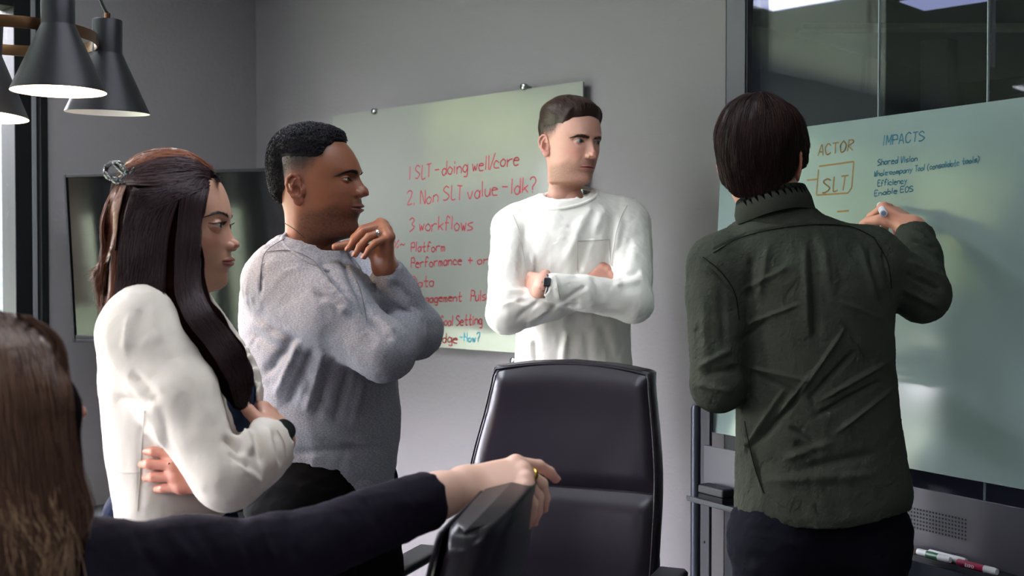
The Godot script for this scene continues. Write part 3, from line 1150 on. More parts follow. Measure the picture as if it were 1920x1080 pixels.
# a high-backed leather chair; base on the floor, facing +z of its frame; seat and back lean as measured
func chair(called: String, label: String, at_: Vector3, yaw: float, top: float, recline: float) -> Node3D:
	var t := thing(called, label, "chair", at_, "black leather meeting chairs")
	var R := Basis(Vector3.UP, yaw)
	var leather := relief(mat(srgb(26, 20, 29), 0.3, 0.0, 0.45), 0.2, 0.35, 16.0)
	var shell := mat(srgb(16, 17, 19), 0.42)
	var metal := mat(srgb(150, 152, 156), 0.2, 1.0)
	var seat_h := 0.47
	var bl := 0.09                    # where the back starts, along -z
	var P := func(x: float, y: float, z: float) -> Vector3: return at_ + R * Vector3(x, y, z)
	# back: rows of [height share, half width, forward bulge]
	var n := 16
	var hgt := top - seat_h
	var halfw := func(f: float) -> float: return 0.252 - 0.040 * pow(Head.ss(0.45, 1.0, f), 1.3) - 0.014 * Head.ss(0.35, 0.0, f)
	var surf := func(f: float, u: float, off: float) -> Vector3:
		var w: float = halfw.call(f)
		var y: float = seat_h + hgt * f - 0.020 * u * u * Head.ss(0.85, 1.0, f)
		var z: float = -0.20 - recline * hgt * f + 0.035 * sin(PI * minf(f * 1.25, 1.0)) * (1.0 - f * 0.4) + 0.022 * u * u + off
		return P.call(w * u, y, z)
	var edges := [0.0, 0.16, 0.545, 1.0]
	for q in 3:
		var g := []
		var rows := 14
		for r in rows + 1:
			var fr: float = lerpf(edges[q] + 0.004, edges[q + 1] - 0.004, r / float(rows))
			var row := []
			for c in 25:
				var u := -1.0 + c / 12.0
				var ed := minf(minf(r, rows - r) / 1.6, minf(c, 24 - c) / 1.3)
				row.append(surf.call(fr, u * 0.985, -0.016 + 0.017 * Head.ss(0.0, 1.0, ed) + 0.006 * (1.0 - u * u)))
			g.append(row)
		part(t, "back_cushion", MB.new().sheet(g), leather)
	var g2 := []
	for r in 25:
		var fr := r / 24.0
		var ring := []
		for c in 40:
			var an := TAU * c / 40.0
			var cu := signf(cos(an)) * pow(absf(cos(an)), 0.35)
			var cv := signf(sin(an)) * pow(absf(sin(an)), 0.55)
			ring.append(surf.call(fr, cu * 1.03, -0.046 + 0.032 * cv))
		g2.append(ring)
	var cap0: Array = g2[0].map(func(p): return (g2[0][0] + g2[0][20]) * 0.5)
	var cap1: Array = g2[24].map(func(p): return p.lerp((g2[24][0] + g2[24][20]) * 0.5, 0.15) + Vector3.UP * 0.004)
	var cap2: Array = []
	for c in 40:
		cap2.append(((g2[24][c] as Vector3) + g2[24][(60 - c) % 40 if false else (40 - c) % 40]) * 0.5 + Vector3.UP * 0.005)
	g2.insert(0, cap0)
	g2.append(cap1)
	g2.append(cap2)
	part(t, "back_shell", MB.new().sheet(g2, true, true), leather)
	var pipe := []
	for c in 61:
		var q := c / 60.0
		var f: float
		var u: float
		if q < 0.38:
			f = q / 0.38; u = -1.0
		elif q < 0.62:
			f = 1.0; u = -1.0 + (q - 0.38) / 0.12
		else:
			f = 1.0 - (q - 0.62) / 0.38; u = 1.0
		pipe.append(surf.call(minf(f, 0.992), u * 0.985, -0.010))
	part(t, "piping", MB.new().tube(pipe, 0.0032, 8), leather)
	# seat
	var gs := []
	for r in 15:
		var row := []
		for c in 25:
			var u := -1.0 + c / 12.0
			var ed := minf(minf(r, 14 - r) / 1.6, minf(c, 24 - c) / 1.5)
			row.append(P.call(u * 0.255, seat_h + 0.03 + 0.03 * Head.ss(0, 1, ed) - 0.02 * Head.ss(11, 14, r) + 0.008 * u * u, -0.20 + r / 14.0 * 0.47))
		gs.append(row)
	part(t, "seat", MB.new().sheet(gs, false, true), leather)
	part(t, "seat_pan", MB.new().box(P.call(0, seat_h + 0.012, 0.035), Vector3(0.5, 0.05, 0.46), R, 0.018), shell)
	# arms: a bent bar and a flat pad
	for s in [-1.0, 1.0]:
		var bar := []
		for q in [[0.25, seat_h - 0.005, -0.02], [0.30, seat_h + 0.0, 0.0], [0.318, seat_h + 0.06, 0.03], [0.318, seat_h + 0.15, 0.06], [0.315, seat_h + 0.195, 0.05]]:
			bar.append(P.call(q[0] * s, q[1], q[2]))
		var ar := part(t, "armrest", MB.new().box(P.call(0.310 * s, seat_h + 0.205, 0.0), Vector3(0.075, 0.025, 0.34), R, 0.009), shell)
		part(ar, "support", MB.new().tube(spline(bar, 6), 0.014, 12), metal if false else shell)
	part(t, "column", MB.new().lathe([[0.05, 0.10], [0.028, 0.12], [0.028, 0.30], [0.02, 0.30], [0.02, seat_h - 0.03], [0.09, seat_h - 0.025], [0.09, seat_h - 0.01], [0, seat_h - 0.01]], Transform3D(R, at_), 24), shell)
	for q in 5:
		var d := R * Vector3(sin(TAU * q / 5), 0, cos(TAU * q / 5))
		var leg := part(t, "leg", MB.new().tube([at_ + Vector3.UP * 0.105 + d * 0.03, at_ + Vector3.UP * 0.09 + d * 0.2, at_ + Vector3.UP * 0.072 + d * 0.31], [0.024, 0.019, 0.014], 12), shell)
		for w in [-1, 1]:
			part(leg, "caster", MB.new().lathe([[0, -0.009], [0.026, -0.009], [0.028, 0.0], [0.026, 0.009], [0, 0.009]], Transform3D(Basis(d, d.cross(Vector3.UP), Vector3.UP).orthonormalized(), at_ + d * 0.31 + Vector3.UP * 0.028 + d.cross(Vector3.UP) * 0.014 * w), 18), mat(srgb(18, 18, 19), 0.5))
	return t


func build_chairs() -> void:
	var a := at(1062, 680, 3.0)
	chair("office_chair", "high-backed black leather chair facing the viewer, in front of the man in white", Vector3(a.x - 0.11, 0, a.z + 0.30), -0.36, 1.145, 0.22)
	var b := at(955, 905, 1.64)
	chair("office_chair", "black leather chair seen edge-on under the seated woman's hand", Vector3(b.x - 0.338, 0, b.z - 0.05), -1.73, 1.090, 0.16)


# a broadleaf tree beyond the window
func tree(pos: Vector3, tall: float, wide: float, label: String, sd: int, tone: Color) -> void:
	var rng := RandomNumberGenerator.new()
	rng.seed = sd
	var t := thing("tree", label, "tree", pos, "trees outside the window")
	var tr := [pos, pos + Vector3(0.05, tall * 0.3, 0.0), pos + Vector3(0.0, tall * 0.6, 0.08), pos + Vector3(0.05, tall * 0.85, 0.0)]
	var mb := MB.new().tube(spline(tr, 5), PackedFloat32Array(range(16).map(func(q): return 0.14 - 0.007 * q)), 10)
	for q in 9:
		var y := tall * rng.randf_range(0.3, 0.75)
		var an := rng.randf() * TAU
		var s := pos + Vector3(0.03, y, 0.03)
		mb.tube([s, s + Vector3(cos(an), 0.5, sin(an)) * wide * 0.4, s + Vector3(cos(an), 0.8, sin(an)) * wide * 0.7], [0.05, 0.035, 0.012], 6)
	part(t, "trunk", mb, mat(srgb(84, 70, 58), 0.9))
	var lf := MB.new()
	for s in [[0, 0.5], [1, 0.0], [2, -0.5]]:
		pass
	var v0 := lf.vert(Vector3(0, 0, 0), Vector3(0, 0.2, 1).normalized())
	var v1 := lf.vert(Vector3(0.35, 0.45, 0.06), Vector3(0.2, 0.2, 1).normalized())
	var v2 := lf.vert(Vector3(0, 1, -0.05), Vector3(0, 0.2, 1).normalized())
	var v3 := lf.vert(Vector3(-0.35, 0.45, 0.06), Vector3(-0.2, 0.2, 1).normalized())
	lf.quad(v0, v1, v2, v3)
	var mm := MultiMesh.new()
	mm.transform_format = MultiMesh.TRANSFORM_3D
	mm.use_colors = true
	mm.mesh = lf.mesh()
	var n := 5200
	mm.instance_count = n
	var blobs := []
	for q in 16:
		var an := rng.randf() * TAU
		var rr := sqrt(rng.randf()) * wide * 0.75
		blobs.append([pos + Vector3(cos(an) * rr, tall * rng.randf_range(0.38, 0.92), sin(an) * rr), wide * rng.randf_range(0.28, 0.48)])
	for q in n:
		var bl: Array = blobs[rng.randi_range(0, 15)]
		var d := Vector3(rng.randfn(), rng.randfn(), rng.randfn()).normalized()
		var p: Vector3 = bl[0] + d * bl[1] * pow(rng.randf(), 0.4) * Vector3(1, 0.8, 1)
		var b := Basis(Vector3(rng.randfn(), rng.randfn(), rng.randfn()).normalized(), rng.randf() * TAU).scaled(Vector3.ONE * rng.randf_range(0.10, 0.2))
		mm.set_instance_transform(q, Transform3D(b, p))
		mm.set_instance_color(q, tone * rng.randf_range(0.55, 1.5))
	var mi := MultiMeshInstance3D.new()
	mi.name = "leaves"
	mi.multimesh = mm
	var lm := vmat(0.6, 0.4)
	lm.backlight_enabled = true
	lm.backlight = Color(0.3, 0.38, 0.12)
	mi.material_override = lm
	mi.set_meta("kind", "stuff")
	t.add_child(mi, true)
	mi.transform = t.transform.affine_inverse()


func build_outside() -> void:
	struct("ground_outside", MB.new().box(room(-10.3, 3.0, -0.12), Vector3(20, 0.2, 40), RB), mat(srgb(104, 116, 82), 0.95))
	var conc := relief(mat(srgb(104, 108, 108), 0.9), 0.03, 4.0, 2.0, 4, 12)
	var nt := noise_tex(512, 0.03, 4, srgb(120, 124, 122), srgb(168, 171, 168), 31)
	conc.albedo_texture = nt
	struct("wall_concrete_outside", rbox(MB.new(), -3.0, -2.6, -1.8, 0.85, 0, 3.0, 0.01), conc)
	var tones := [lin(80, 94, 46), lin(62, 80, 48), lin(102, 112, 54)]
	var spots := [[-6.4, 0.2, 4.6, 1.2, 0], [-5.2, 3.2, 3.6, 1.4, 1], [-4.2, 4.6, 3.2, 1.2, 2], [-5.6, 6.4, 4.2, 1.6, 0], [-7.5, 2.4, 5.2, 1.9, 1], [-7.0, 5.0, 4.4, 1.7, 0], [-4.8, 8.2, 4.0, 1.5, 1], [-8.0, 8.0, 5.0, 2.0, 2], [-2.4, 9.6, 3.4, 1.2, 0], [-3.4, 12.0, 4.4, 1.5, 2]]
	var words := ["bright green tree right outside by the concrete wall", "dark green tree outside the middle of the window wall", "low yellowish tree near the window panes", "broad bright tree outside further along the windows", "tall dark tree standing behind the nearest tree", "mid green tree behind the low yellowish one", "dark tree outside the far end of the windows", "tall yellowish tree at the back of the garden", "bright tree past the end of the window wall", "yellowish tree farthest along past the window wall"]
	for q in spots.size():
		var s: Array = spots[q]
		tree(room(s[0], s[1], -0.02), s[2], s[3], words[q], 50 + q, tones[s[4]])


# ---------------------------------------------------------------- heads: y up, z to the face, x to the person's left; eyes at y = 0
class Head:
	# [y, front, back, half width, z of the widest place, roundness of the front]
	var rows := [
		[-0.30, 0.015, -0.105, 0.066, -0.045, 2.0], [-0.22, 0.020, -0.086, 0.060, -0.035, 2.0], [-0.16, 0.027, -0.072, 0.057, -0.026, 2.0], [-0.135, 0.034, -0.066, 0.0565, -0.022, 2.0],
		[-0.124, 0.052, -0.063, 0.0565, -0.020, 1.8], [-0.117, 0.080, -0.062, 0.057, -0.018, 1.55], [-0.108, 0.0895, -0.061, 0.0585, -0.016, 1.55], [-0.098, 0.0895, -0.061, 0.0605, -0.014, 1.62], [-0.088, 0.0865, -0.062, 0.0625, -0.012, 1.72],
		[-0.074, 0.0905, -0.065, 0.0645, -0.010, 1.85], [-0.058, 0.0935, -0.071, 0.0665, -0.008, 1.95], [-0.040, 0.0925, -0.080, 0.0690, -0.006, 2.05], [-0.020, 0.0915, -0.090, 0.0715, -0.006, 2.15], [0.0, 0.0925, -0.0965, 0.0735, -0.008, 2.2],
		[0.016, 0.0970, -0.100, 0.0752, -0.012, 2.2], [0.035, 0.0965, -0.1025, 0.0768, -0.016, 2.15], [0.055, 0.0905, -0.1020, 0.0755, -0.018, 2.1], [0.075, 0.0790, -0.0965, 0.0700, -0.018, 2.05], [0.092, 0.0610, -0.0855, 0.0595, -0.016, 2.0], [0.105, 0.0400, -0.0670, 0.0445, -0.014, 2.0], [0.113, 0.0180, -0.0440, 0.0270, -0.014, 2.0], [0.1165, -0.012, -0.016, 0.001, -0.014, 2.0]]
	var scale := 1.0
	var eye_x := 0.0315
	var eye_z := 0.0705
	var eye_r := 0.0122
	var lid_up := 0.0052
	var lid_low := 0.0042
	var lid_half := 0.0142
	var lid_tilt := 0.001
	var lid_over := 0.0          # heaviness of the upper lid
	var socket := 0.0085
	var brow := 0.0035
	var cheek := 0.003
	var nose_y := -0.036
	var nose_h := 0.0245
	var nose_top := 0.006
	var nose_w := 0.0125
	var nose_hump := 0.001
	var ala := 0.0165
	var tip_r := 0.0105
	var mouth_y := -0.0725
	var mouth_w := 0.0245
	var mouth_corner := -0.0005
	var lip_up := 0.0075
	var lip_low := 0.0095
	var lip_out_up := 0.0045
	var lip_out_low := 0.0055
	var parted := 0.0
	var skin := Color(0.6, 0.4, 0.3)
	var red := Color(0.55, 0.28, 0.22)
	var lips := Color(0.5, 0.22, 0.2)
	var dark := Color(0.05, 0.03, 0.02)
	var stubble := 0.0
	var stubble_col := Color(0.2, 0.12, 0.08)
	var scalp := 0.0
	var hairline := []           # [degrees from the front, y of the hair line]
	var fade := 0.018
	var v := PackedVector3Array()
	var n := PackedVector3Array()
	var c := PackedColorArray()
	var idx := PackedInt32Array()
	var m_lip := 0.0
	var m_lash := 0.0
	var m_in := 0.0
	var neck_dz := 0.0            # moves the foot of the neck forward
	var neck_dx := 0.0
	var hc := Vector3(0, 0.02, -0.008)
	var rad := PackedFloat32Array()
	const LO := 72
	const LA := 36

	static func ss(a: float, b: float, x: float) -> float:
		var t := clampf((x - a) / (b - a), 0.0, 1.0)
		return t * t * (3.0 - 2.0 * t)

	static func smax(a: float, b: float, k: float) -> float:
		var h := k - absf(a - b)
		return maxf(a, b) + (h * h / (4.0 * k) if h > 0.0 else 0.0)

	func row(y: float) -> PackedFloat32Array:
		var j := 0
		while j < rows.size() - 2 and y > rows[j + 1][0]:
			j += 1
		var p0: Array = rows[maxi(j - 1, 0)]
		var p1: Array = rows[j]
		var p2: Array = rows[j + 1]
		var p3: Array = rows[mini(j + 2, rows.size() - 1)]
		var h: float = p2[0] - p1[0]
		var f := clampf((y - p1[0]) / h, 0.0, 1.0)
		var f2 := f * f
		var f3 := f2 * f
		var out := PackedFloat32Array()
		for q in range(1, 6):
			var m1: float = (p2[q] - p0[q]) / (p2[0] - p0[0]) * h
			var m2: float = (p3[q] - p1[q]) / (p3[0] - p1[0]) * h
			out.append((2 * f3 - 3 * f2 + 1) * p1[q] + (f3 - 2 * f2 + f) * m1 + (-2 * f3 + 3 * f2) * p2[q] + (f3 - f2) * m2)
		return out

	# height of the face in front of the plain section
	func shape(x: float, y: float, z: float, mid: float) -> float:
		var ax := absf(x)
		m_lip = 0.0
		m_lash = 0.0
		m_in = 0.0
		var ex := ax - eye_x
		z -= socket * exp(-pow(ex / 0.0175, 2) - pow((y - 0.002) / 0.0105, 2))
		z -= socket * 0.45 * exp(-pow((ax - 0.014) / 0.006, 2) - pow((y - 0.003) / 0.010, 2))
		z += brow * exp(-pow((y - 0.0185) / 0.0075, 2) - pow((ax - 0.027) / 0.020, 2))
		z += cheek * exp(-pow((ax - 0.043) / 0.017, 2) - pow((y + 0.026) / 0.014, 2))
		z -= 0.0022 * exp(-pow((ax - 0.050) / 0.014, 2) - pow((y + 0.060) / 0.018, 2))
		z -= 0.0020 * exp(-pow((ax - 0.0245 + (y + 0.05) * 0.35) / 0.0055, 2) - pow((y + 0.050) / 0.016, 2))
		z -= 0.0009 * exp(-pow(ax / 0.0035, 2) - pow((y - mouth_y - 0.014) / 0.006, 2))
		# nose
		var t := (nose_top - y) / (nose_top - nose_y)
		if t > -0.5 and y > nose_y - 0.02 and ax < 0.032:
			var tc := clampf(t, 0.0, 1.0)
			var hgt := nose_h * (0.1 * ss(-0.5, 0.2, t) + 0.9 * pow(tc, 1.15)) + nose_hump * sin(PI * tc)
			var base := nose_y - tip_r * 1.15
			hgt *= ss(base - 0.0025, base + 0.0065, y)
			var wb := lerpf(0.0072, nose_w, tc)
			var nz := z + hgt * 0.96 * exp(-pow(ax / wb, 2.0) * 0.8)
			var q := pow(ax / (tip_r * 1.12), 2) + pow((y - nose_y) / tip_r, 2)
			if q < 1.0:
				nz = smax(nz, mid + nose_h - tip_r + tip_r * sqrt(1.0 - q), 0.004)
			var ay := nose_y - 0.0045
			var qa := pow((ax - ala + 0.0062) / 0.0068, 2) + pow((y - ay) / 0.0078, 2)
			if qa < 1.0:
				nz = smax(nz, mid + nose_h * 0.18 + 0.0095 * sqrt(1.0 - qa), 0.003)
			var hole := exp(-pow((ax - ala * 0.43) / 0.0040, 2) - pow((y - base - 0.0030) / 0.0030, 2))
			nz -= 0.0065 * hole
			z = nz
		# mouth
		if ax < mouth_w * 1.15 and absf(y - mouth_y) < 0.02:
			var u := ax / mouth_w
			var ym := mouth_y + mouth_corner * u * u
			var env := ss(1.04, 0.45, u)
			var vv := y - ym
			var tu := lip_up * (1.0 - 0.45 * u * u) + 0.0010 * exp(-pow((ax - 0.0055) / 0.004, 2)) - 0.0008 * exp(-pow(ax / 0.003, 2))
			var tl := lip_low * (1.0 - 0.55 * u * u)
			if vv >= 0.0 and vv < tu:
				z += lip_out_up * env * sin(PI * pow(vv / tu, 0.75))
			elif vv < 0.0 and -vv < tl:
				z += lip_out_low * env * sin(PI * pow(-vv / tl, 0.75))
			z -= (0.0022 + parted) * ss(1.1, 0.8, u) * exp(-pow(vv / (0.0010 + parted * 0.35), 2))
			m_lip = ss(1.05, 0.9, u) * ss(tu, tu - 0.0016, vv) * ss(-tl, -tl + 0.0022, vv)
			if parted > 0.0:
				m_in = env * exp(-pow(vv / (0.0012 + parted * 0.22), 2)) * 0.9
			else:
				m_in = 0.6 * ss(1.05, 0.9, u) * exp(-pow(vv / 0.0009, 2))
		# eyes
		var ey := y - lid_tilt * ex / lid_half
		var r2 := ex * ex + y * y
		var R := eye_r + 0.0013
		if r2 < R * R * 1.5:
			var u := ex / lid_half
			var zs := eye_z + sqrt(maxf(R * R - r2, 0.0))
			if r2 < R * R:
				z = smax(z, zs, 0.0035)
			if absf(u) < 1.0:
				var s := 1.0 - u * u
				var up := lid_up * pow(s, 0.75) - lid_over * ss(-0.3, 0.8, u)
				var lo := -lid_low * pow(s, 0.85)
				z -= 0.0011 * exp(-pow((ey - up - 0.0034) / 0.0013, 2)) * sqrt(s)
				z -= 0.0006 * exp(-pow((ey - lo + 0.0055) / 0.0018, 2)) * sqrt(s)
				if ey < up and ey > lo:
					z = minf(z, zs - 0.0013) - 0.0035 * ss(0.0, 0.0009, minf(up - ey, ey - lo))
					m_in = 0.75
				else:
					m_lash = exp(-pow((ey - up) / 0.0010, 2)) * ss(1.0, 0.85, absf(u)) + 0.45 * exp(-pow((ey - lo) / 0.0007, 2)) * ss(1.0, 0.8, absf(u))
		return z

	func face_z(x: float, y: float) -> float:
		var r := row(y)
		var q := pow(minf(absf(x) / r[2], 0.999), r[4])
		return shape(x, y, r[3] + (r[0] - r[3]) * pow(1.0 - q, 1.0 / r[4]), r[0])

	func hair_y(deg: float) -> float:
		for j in hairline.size() - 1:
			if deg <= hairline[j + 1][0]:
				var f: float = (deg - hairline[j][0]) / (hairline[j + 1][0] - hairline[j][0])
				return lerpf(hairline[j][1], hairline[j + 1][1], f * f * (3 - 2 * f))
		return hairline[-1][1]

	func build(cols := 230, step := 0.00125) -> void:
		var ys := PackedFloat32Array()
		var y := -0.29
		while y < 0.1164:
			ys.append(y)
			y += 0.007 if y < -0.16 else 0.0022 if y < -0.128 else step if y < 0.034 else 0.004 if y < 0.085 else 0.0025 if y < 0.108 else 0.0011
		ys.append(0.1164)
		var nz := FastNoiseLite.new()
		nz.seed = 3
		nz.frequency = 60.0
		for yy in ys:
			var r := row(yy)
			for q in cols:
				var u := (q / float(cols)) * 2.0 - 1.0
				var th := PI * (0.40 * u + 0.60 * u * u * u)
				var C := cos(th)
				var S := sin(th)
				var x: float
				var z: float
				if C >= 0.0:
					var e := 2.0 / r[4]
					x = r[2] * signf(S) * pow(absf(S), e)
					z = r[3] + (r[0] - r[3]) * pow(C, e)
				else:
					x = r[2] * S
					z = r[3] + (r[1] - r[3]) * -C
				m_lip = 0.0
				m_lash = 0.0
				m_in = 0.0
				if C > 0.08 and yy > -0.125 and yy < 0.05:
					z = lerpf(z, shape(x, yy, z, r[0]), ss(0.08, 0.3, C))
				z += neck_dz * ss(-0.06, -0.22, yy)
				x += neck_dx * ss(-0.05, -0.18, yy)
				v.append(Vector3(x, yy, z))
				var ax := absf(x)
				var k := skin
				k = k.lerp(red, 0.55 * exp(-pow((ax - 0.040) / 0.022, 2) - pow((yy + 0.030) / 0.020, 2)) * ss(0.2, 0.6, C))
				k = k.lerp(red, 0.6 * exp(-pow(ax / 0.016, 2) - pow((yy - nose_y) / 0.013, 2)) * ss(0.2, 0.6, C))
				k = k.lerp(red, 0.3 * exp(-pow((ax - eye_x) / 0.018, 2) - pow((yy) / 0.010, 2)) * ss(0.2, 0.6, C))
				if stubble > 0.0:
					var b := ss(-0.036, -0.062, yy + (0.02 if ax > 0.05 else 0.0) * ss(0.045, 0.065, ax)) * ss(-0.155, -0.125, yy) * ss(-0.3, 0.15, C)
					b *= 1.0 - ss(0.0, 0.5, m_lip)
					b *= 1.0 - 0.75 * exp(-pow((ax - 0.040) / 0.012, 2) - pow((yy + 0.050) / 0.014, 2))
					k = k.lerp(stubble_col, stubble * b * (0.8 + 0.4 * nz.get_noise_3d(x * 3, yy * 3, z * 3)))
				if scalp > 0.0:
					var deg := rad_to_deg(atan2(ax, z - hc.z))
					k = k.lerp(dark, scalp * ss(-fade * 0.3, fade, yy - hair_y(deg)))
				k = k.lerp(lips, 0.85 * m_lip)
				k = k.lerp(dark, clampf(m_lash, 0.0, 0.9))
				k = k.lerp(Color(0.06, 0.02, 0.02), m_in * 0.8)
				c.append(k * (1.0 + 0.05 * nz.get_noise_3d(x, yy, z)))
		var rn := ys.size()
		for j in rn - 1:
			for q in cols:
				var q2 := (q + 1) % cols
				var a := j * cols + q
				var b := j * cols + q2
				var d := (j + 1) * cols + q
				var e := (j + 1) * cols + q2
				idx.append_array([a, d, b, b, d, e])
		# radius from the middle of the skull, for the hair
		rad.resize(LO * LA)
		for p in v:
			if p.y < -0.13:
				continue
			var d := p - hc
			var r := d.length()
			var lo := int((atan2(d.x, d.z) / TAU + 1.0) * LO + 0.5) % LO
			var la := clampi(int((asin(d.y / r) / PI + 0.5) * (LA - 1) + 0.5), 0, LA - 1)
			rad[la * LO + lo] = maxf(rad[la * LO + lo], r)
		for pass_ in 12:
			for la in LA:
				for lo in LO:
					if rad[la * LO + lo] == 0.0:
						var s := 0.0
						var k := 0
						for o in [[1, 0], [-1, 0], [0, 1], [0, -1]]:
							var l2: int = la + o[0]
							if l2 >= 0 and l2 < LA:
								var w := rad[l2 * LO + (lo + o[1] + LO) % LO]
								if w > 0.0:
									s += w
									k += 1
						if k > 0:
							rad[la * LO + lo] = s / k

	func skull(d: Vector3) -> float:
		d = d.normalized()
		var fo := (atan2(d.x, d.z) / TAU + 1.0) * LO
		var fa := clampf((asin(clampf(d.y, -1, 1)) / PI + 0.5) * (LA - 1), 0, LA - 1.001)
		var o0 := int(fo)
		var a0 := int(fa)
		fo -= o0
		fa -= a0
		var r0 := lerpf(rad[a0 * LO + o0 % LO], rad[a0 * LO + (o0 + 1) % LO], fo)
		var r1 := lerpf(rad[(a0 + 1) * LO + o0 % LO], rad[(a0 + 1) * LO + (o0 + 1) % LO], fo)
		return lerpf(r0, r1, fa)


func ear_shape(side: float, at_: Vector3, k: float, lean := 0.15, flare := 0.45) -> Array:
	var up := Vector3(0, cos(lean), -sin(lean))
	var bk := Vector3(side * sin(flare), -sin(lean) * cos(flare), -cos(lean) * cos(flare)).normalized()
	var out := up.cross(bk) * side
	if out.x * side < 0:
		out = -out
	var P := func(u: float, w: float, n: float) -> Vector3: return at_ + (bk * u + up * w + out * n) * k
	var f := Field.new()
	f.flat(P.call(0.012, 0.016, 0.0), P.call(0.010, -0.018, 0.0), 0.0145 * k, 0.011 * k, out, 3.4, 0.004)
	f.chain([P.call(0.004, -0.001, 0.003), P.call(0.002, 0.010, 0.003), P.call(0.004, 0.021, 0.004), P.call(0.010, 0.029, 0.005), P.call(0.018, 0.030, 0.005), P.call(0.026, 0.024, 0.006), P.call(0.030, 0.012, 0.006), P.call(0.028, -0.001, 0.005), P.call(0.022, -0.013, 0.004), P.call(0.015, -0.022, 0.002)], [0.0024 * k, 0.0028 * k, 0.003 * k, 0.0031 * k, 0.0032 * k, 0.0032 * k, 0.003 * k, 0.003 * k, 0.003 * k, 0.003 * k], 0.003)
	f.flat(P.call(0.010, -0.026, 0.001), P.call(0.012, -0.024, 0.001), 0.0075 * k, 0.0075 * k, out, 2.2, 0.005)
	f.chain([P.call(0.012, 0.020, 0.004), P.call(0.020, 0.010, 0.0055), P.call(0.021, -0.002, 0.0055), P.call(0.016, -0.013, 0.0045), P.call(0.010, -0.017, 0.0045)], [0.002 * k, 0.0025 * k, 0.0026 * k, 0.0025 * k, 0.002 * k], 0.004)
	f.cap(P.call(0.0, -0.009, 0.001), P.call(0.003, -0.004, 0.004), 0.004 * k, 0.0032 * k, 0.004)
	f.cap(P.call(-0.006, 0.004, -0.006), P.call(0.004, -0.008, -0.004), 0.008 * k, 0.008 * k, 0.006)
	var e := f.ell(P.call(0.011, -0.003, 0.0045), Basis(bk, up, out), Vector3(0.0075, 0.0105, 0.0062) * k, 0.003)
	f.sign_[e] = -1.0
	return f.mesh(0.0016)


# the skin of a head with its ears, put into the world; returns [head, eyes]
func add_head(h: Head, X: Transform3D, mb: MB, ear_l: bool, ear_r: bool, ear_at := Vector3(0.0715, -0.012, -0.012), flare := 0.45, ear_k := 1.0) -> void:
	h.build()
	var p := PackedVector3Array()
	for q in h.v:
		p.append(X * (q * h.scale))
	mb.add(p, h.idx, face_normals(p, h.idx), h.c)
	for side in [1.0, -1.0]:
		if (side > 0 and ear_l) or (side < 0 and ear_r):
			var e := ear_shape(side, Vector3(ear_at.x * side, ear_at.y, ear_at.z), ear_k, 0.15, flare)
			var ev := PackedVector3Array()
			for q in e[0]:
				ev.append(X * (q * h.scale))
			mb.col = h.skin.lerp(h.red, 0.45)
			mb.add(ev, e[1], face_normals(ev, e[1]))


# eyeball looking along gaze (head frame)
func eyeball(h: Head, X: Transform3D, side: float, gaze: Vector3, iris: Color) -> MB:
	var mb := MB.new()
	var g := gaze.normalized()
	var u := g.cross(Vector3.UP).normalized()
	var w := u.cross(g)
	var ctr := Vector3(h.eye_x * side, 0, h.eye_z)
	var angs := [0.0, 8.0, 11.5, 12.5, 20.0, 26.0, 28.5, 30.5, 40.0, 55.0, 75.0, 100.0, 140.0, 180.0]
	var rows := []
	var cols := []
	for a in angs:
		var r := []
		var k := []
		var cc := Color(0.004, 0.004, 0.004) if a < 12.0 else iris if a < 26.5 else iris * 0.35 if a < 29.0 else Color(0.40, 0.36, 0.335)
		var bulge := 1.0 + (0.035 * cos(deg_to_rad(a * 2.6)) if a < 34.0 else 0.0)
		for s in 36:
			var an := TAU * s / 36
			r.append(X * ((ctr + (g * cos(deg_to_rad(a)) + (u * cos(an) + w * sin(an)) * sin(deg_to_rad(a))) * h.eye_r * bulge) * h.scale))
			k.append(cc)
		rows.append(r)
		cols.append(k)
	mb.sheet(rows, true, false, cols)
	for q in mb.n.size():
		var d := (mb.v[q] - X * (ctr * h.scale)).normalized()
		if mb.n[q].dot(d) < 0.0:
			mb.n[q] = -mb.n[q]
	return mb


# eyebrow of fine hairs along an arc [ax, y]
func eyebrow(h: Head, X: Transform3D, side: float, arc: Array, count: int, hair: Color, rng: RandomNumberGenerator, thick := 0.0045) -> MB:
	var mb := MB.new()
	var a := spline(arc, 8)
	for q in count:
		var t := rng.randf()
		var f := t * (a.size() - 1.01)
		var p: Vector2 = a[int(f)].lerp(a[int(f) + 1], f - int(f))
		var along: Vector2 = (a[int(f) + 1] - a[int(f)]).normalized()
		var th := thick * (0.55 + 0.45 * Head.ss(0.0, 0.25, t)) * (1.0 - 0.75 * Head.ss(0.55, 1.0, t))
		p += Vector2(-along.y, along.x) * rng.randf_range(-0.5, 0.5) * th
		var dir := (along + Vector2(-along.y, along.x) * rng.randf_range(-0.1, 0.55) * (1.0 - t)).normalized()
		var L := rng.randf_range(0.004, 0.008)
		var pts := []
		for s in 4:
			var w := p + dir * L * s / 3.0
			pts.append(X * (Vector3(w.x * side, w.y, h.face_z(w.x, w.y) + 0.0007 + 0.0004 * sin(PI * s / 3.0)) * h.scale))
		mb.col = hair * rng.randf_range(0.7, 1.3)
		mb.tube(pts, [0.00035, 0.00045, 0.0004, 0.00015], 3, null, false)
	return mb


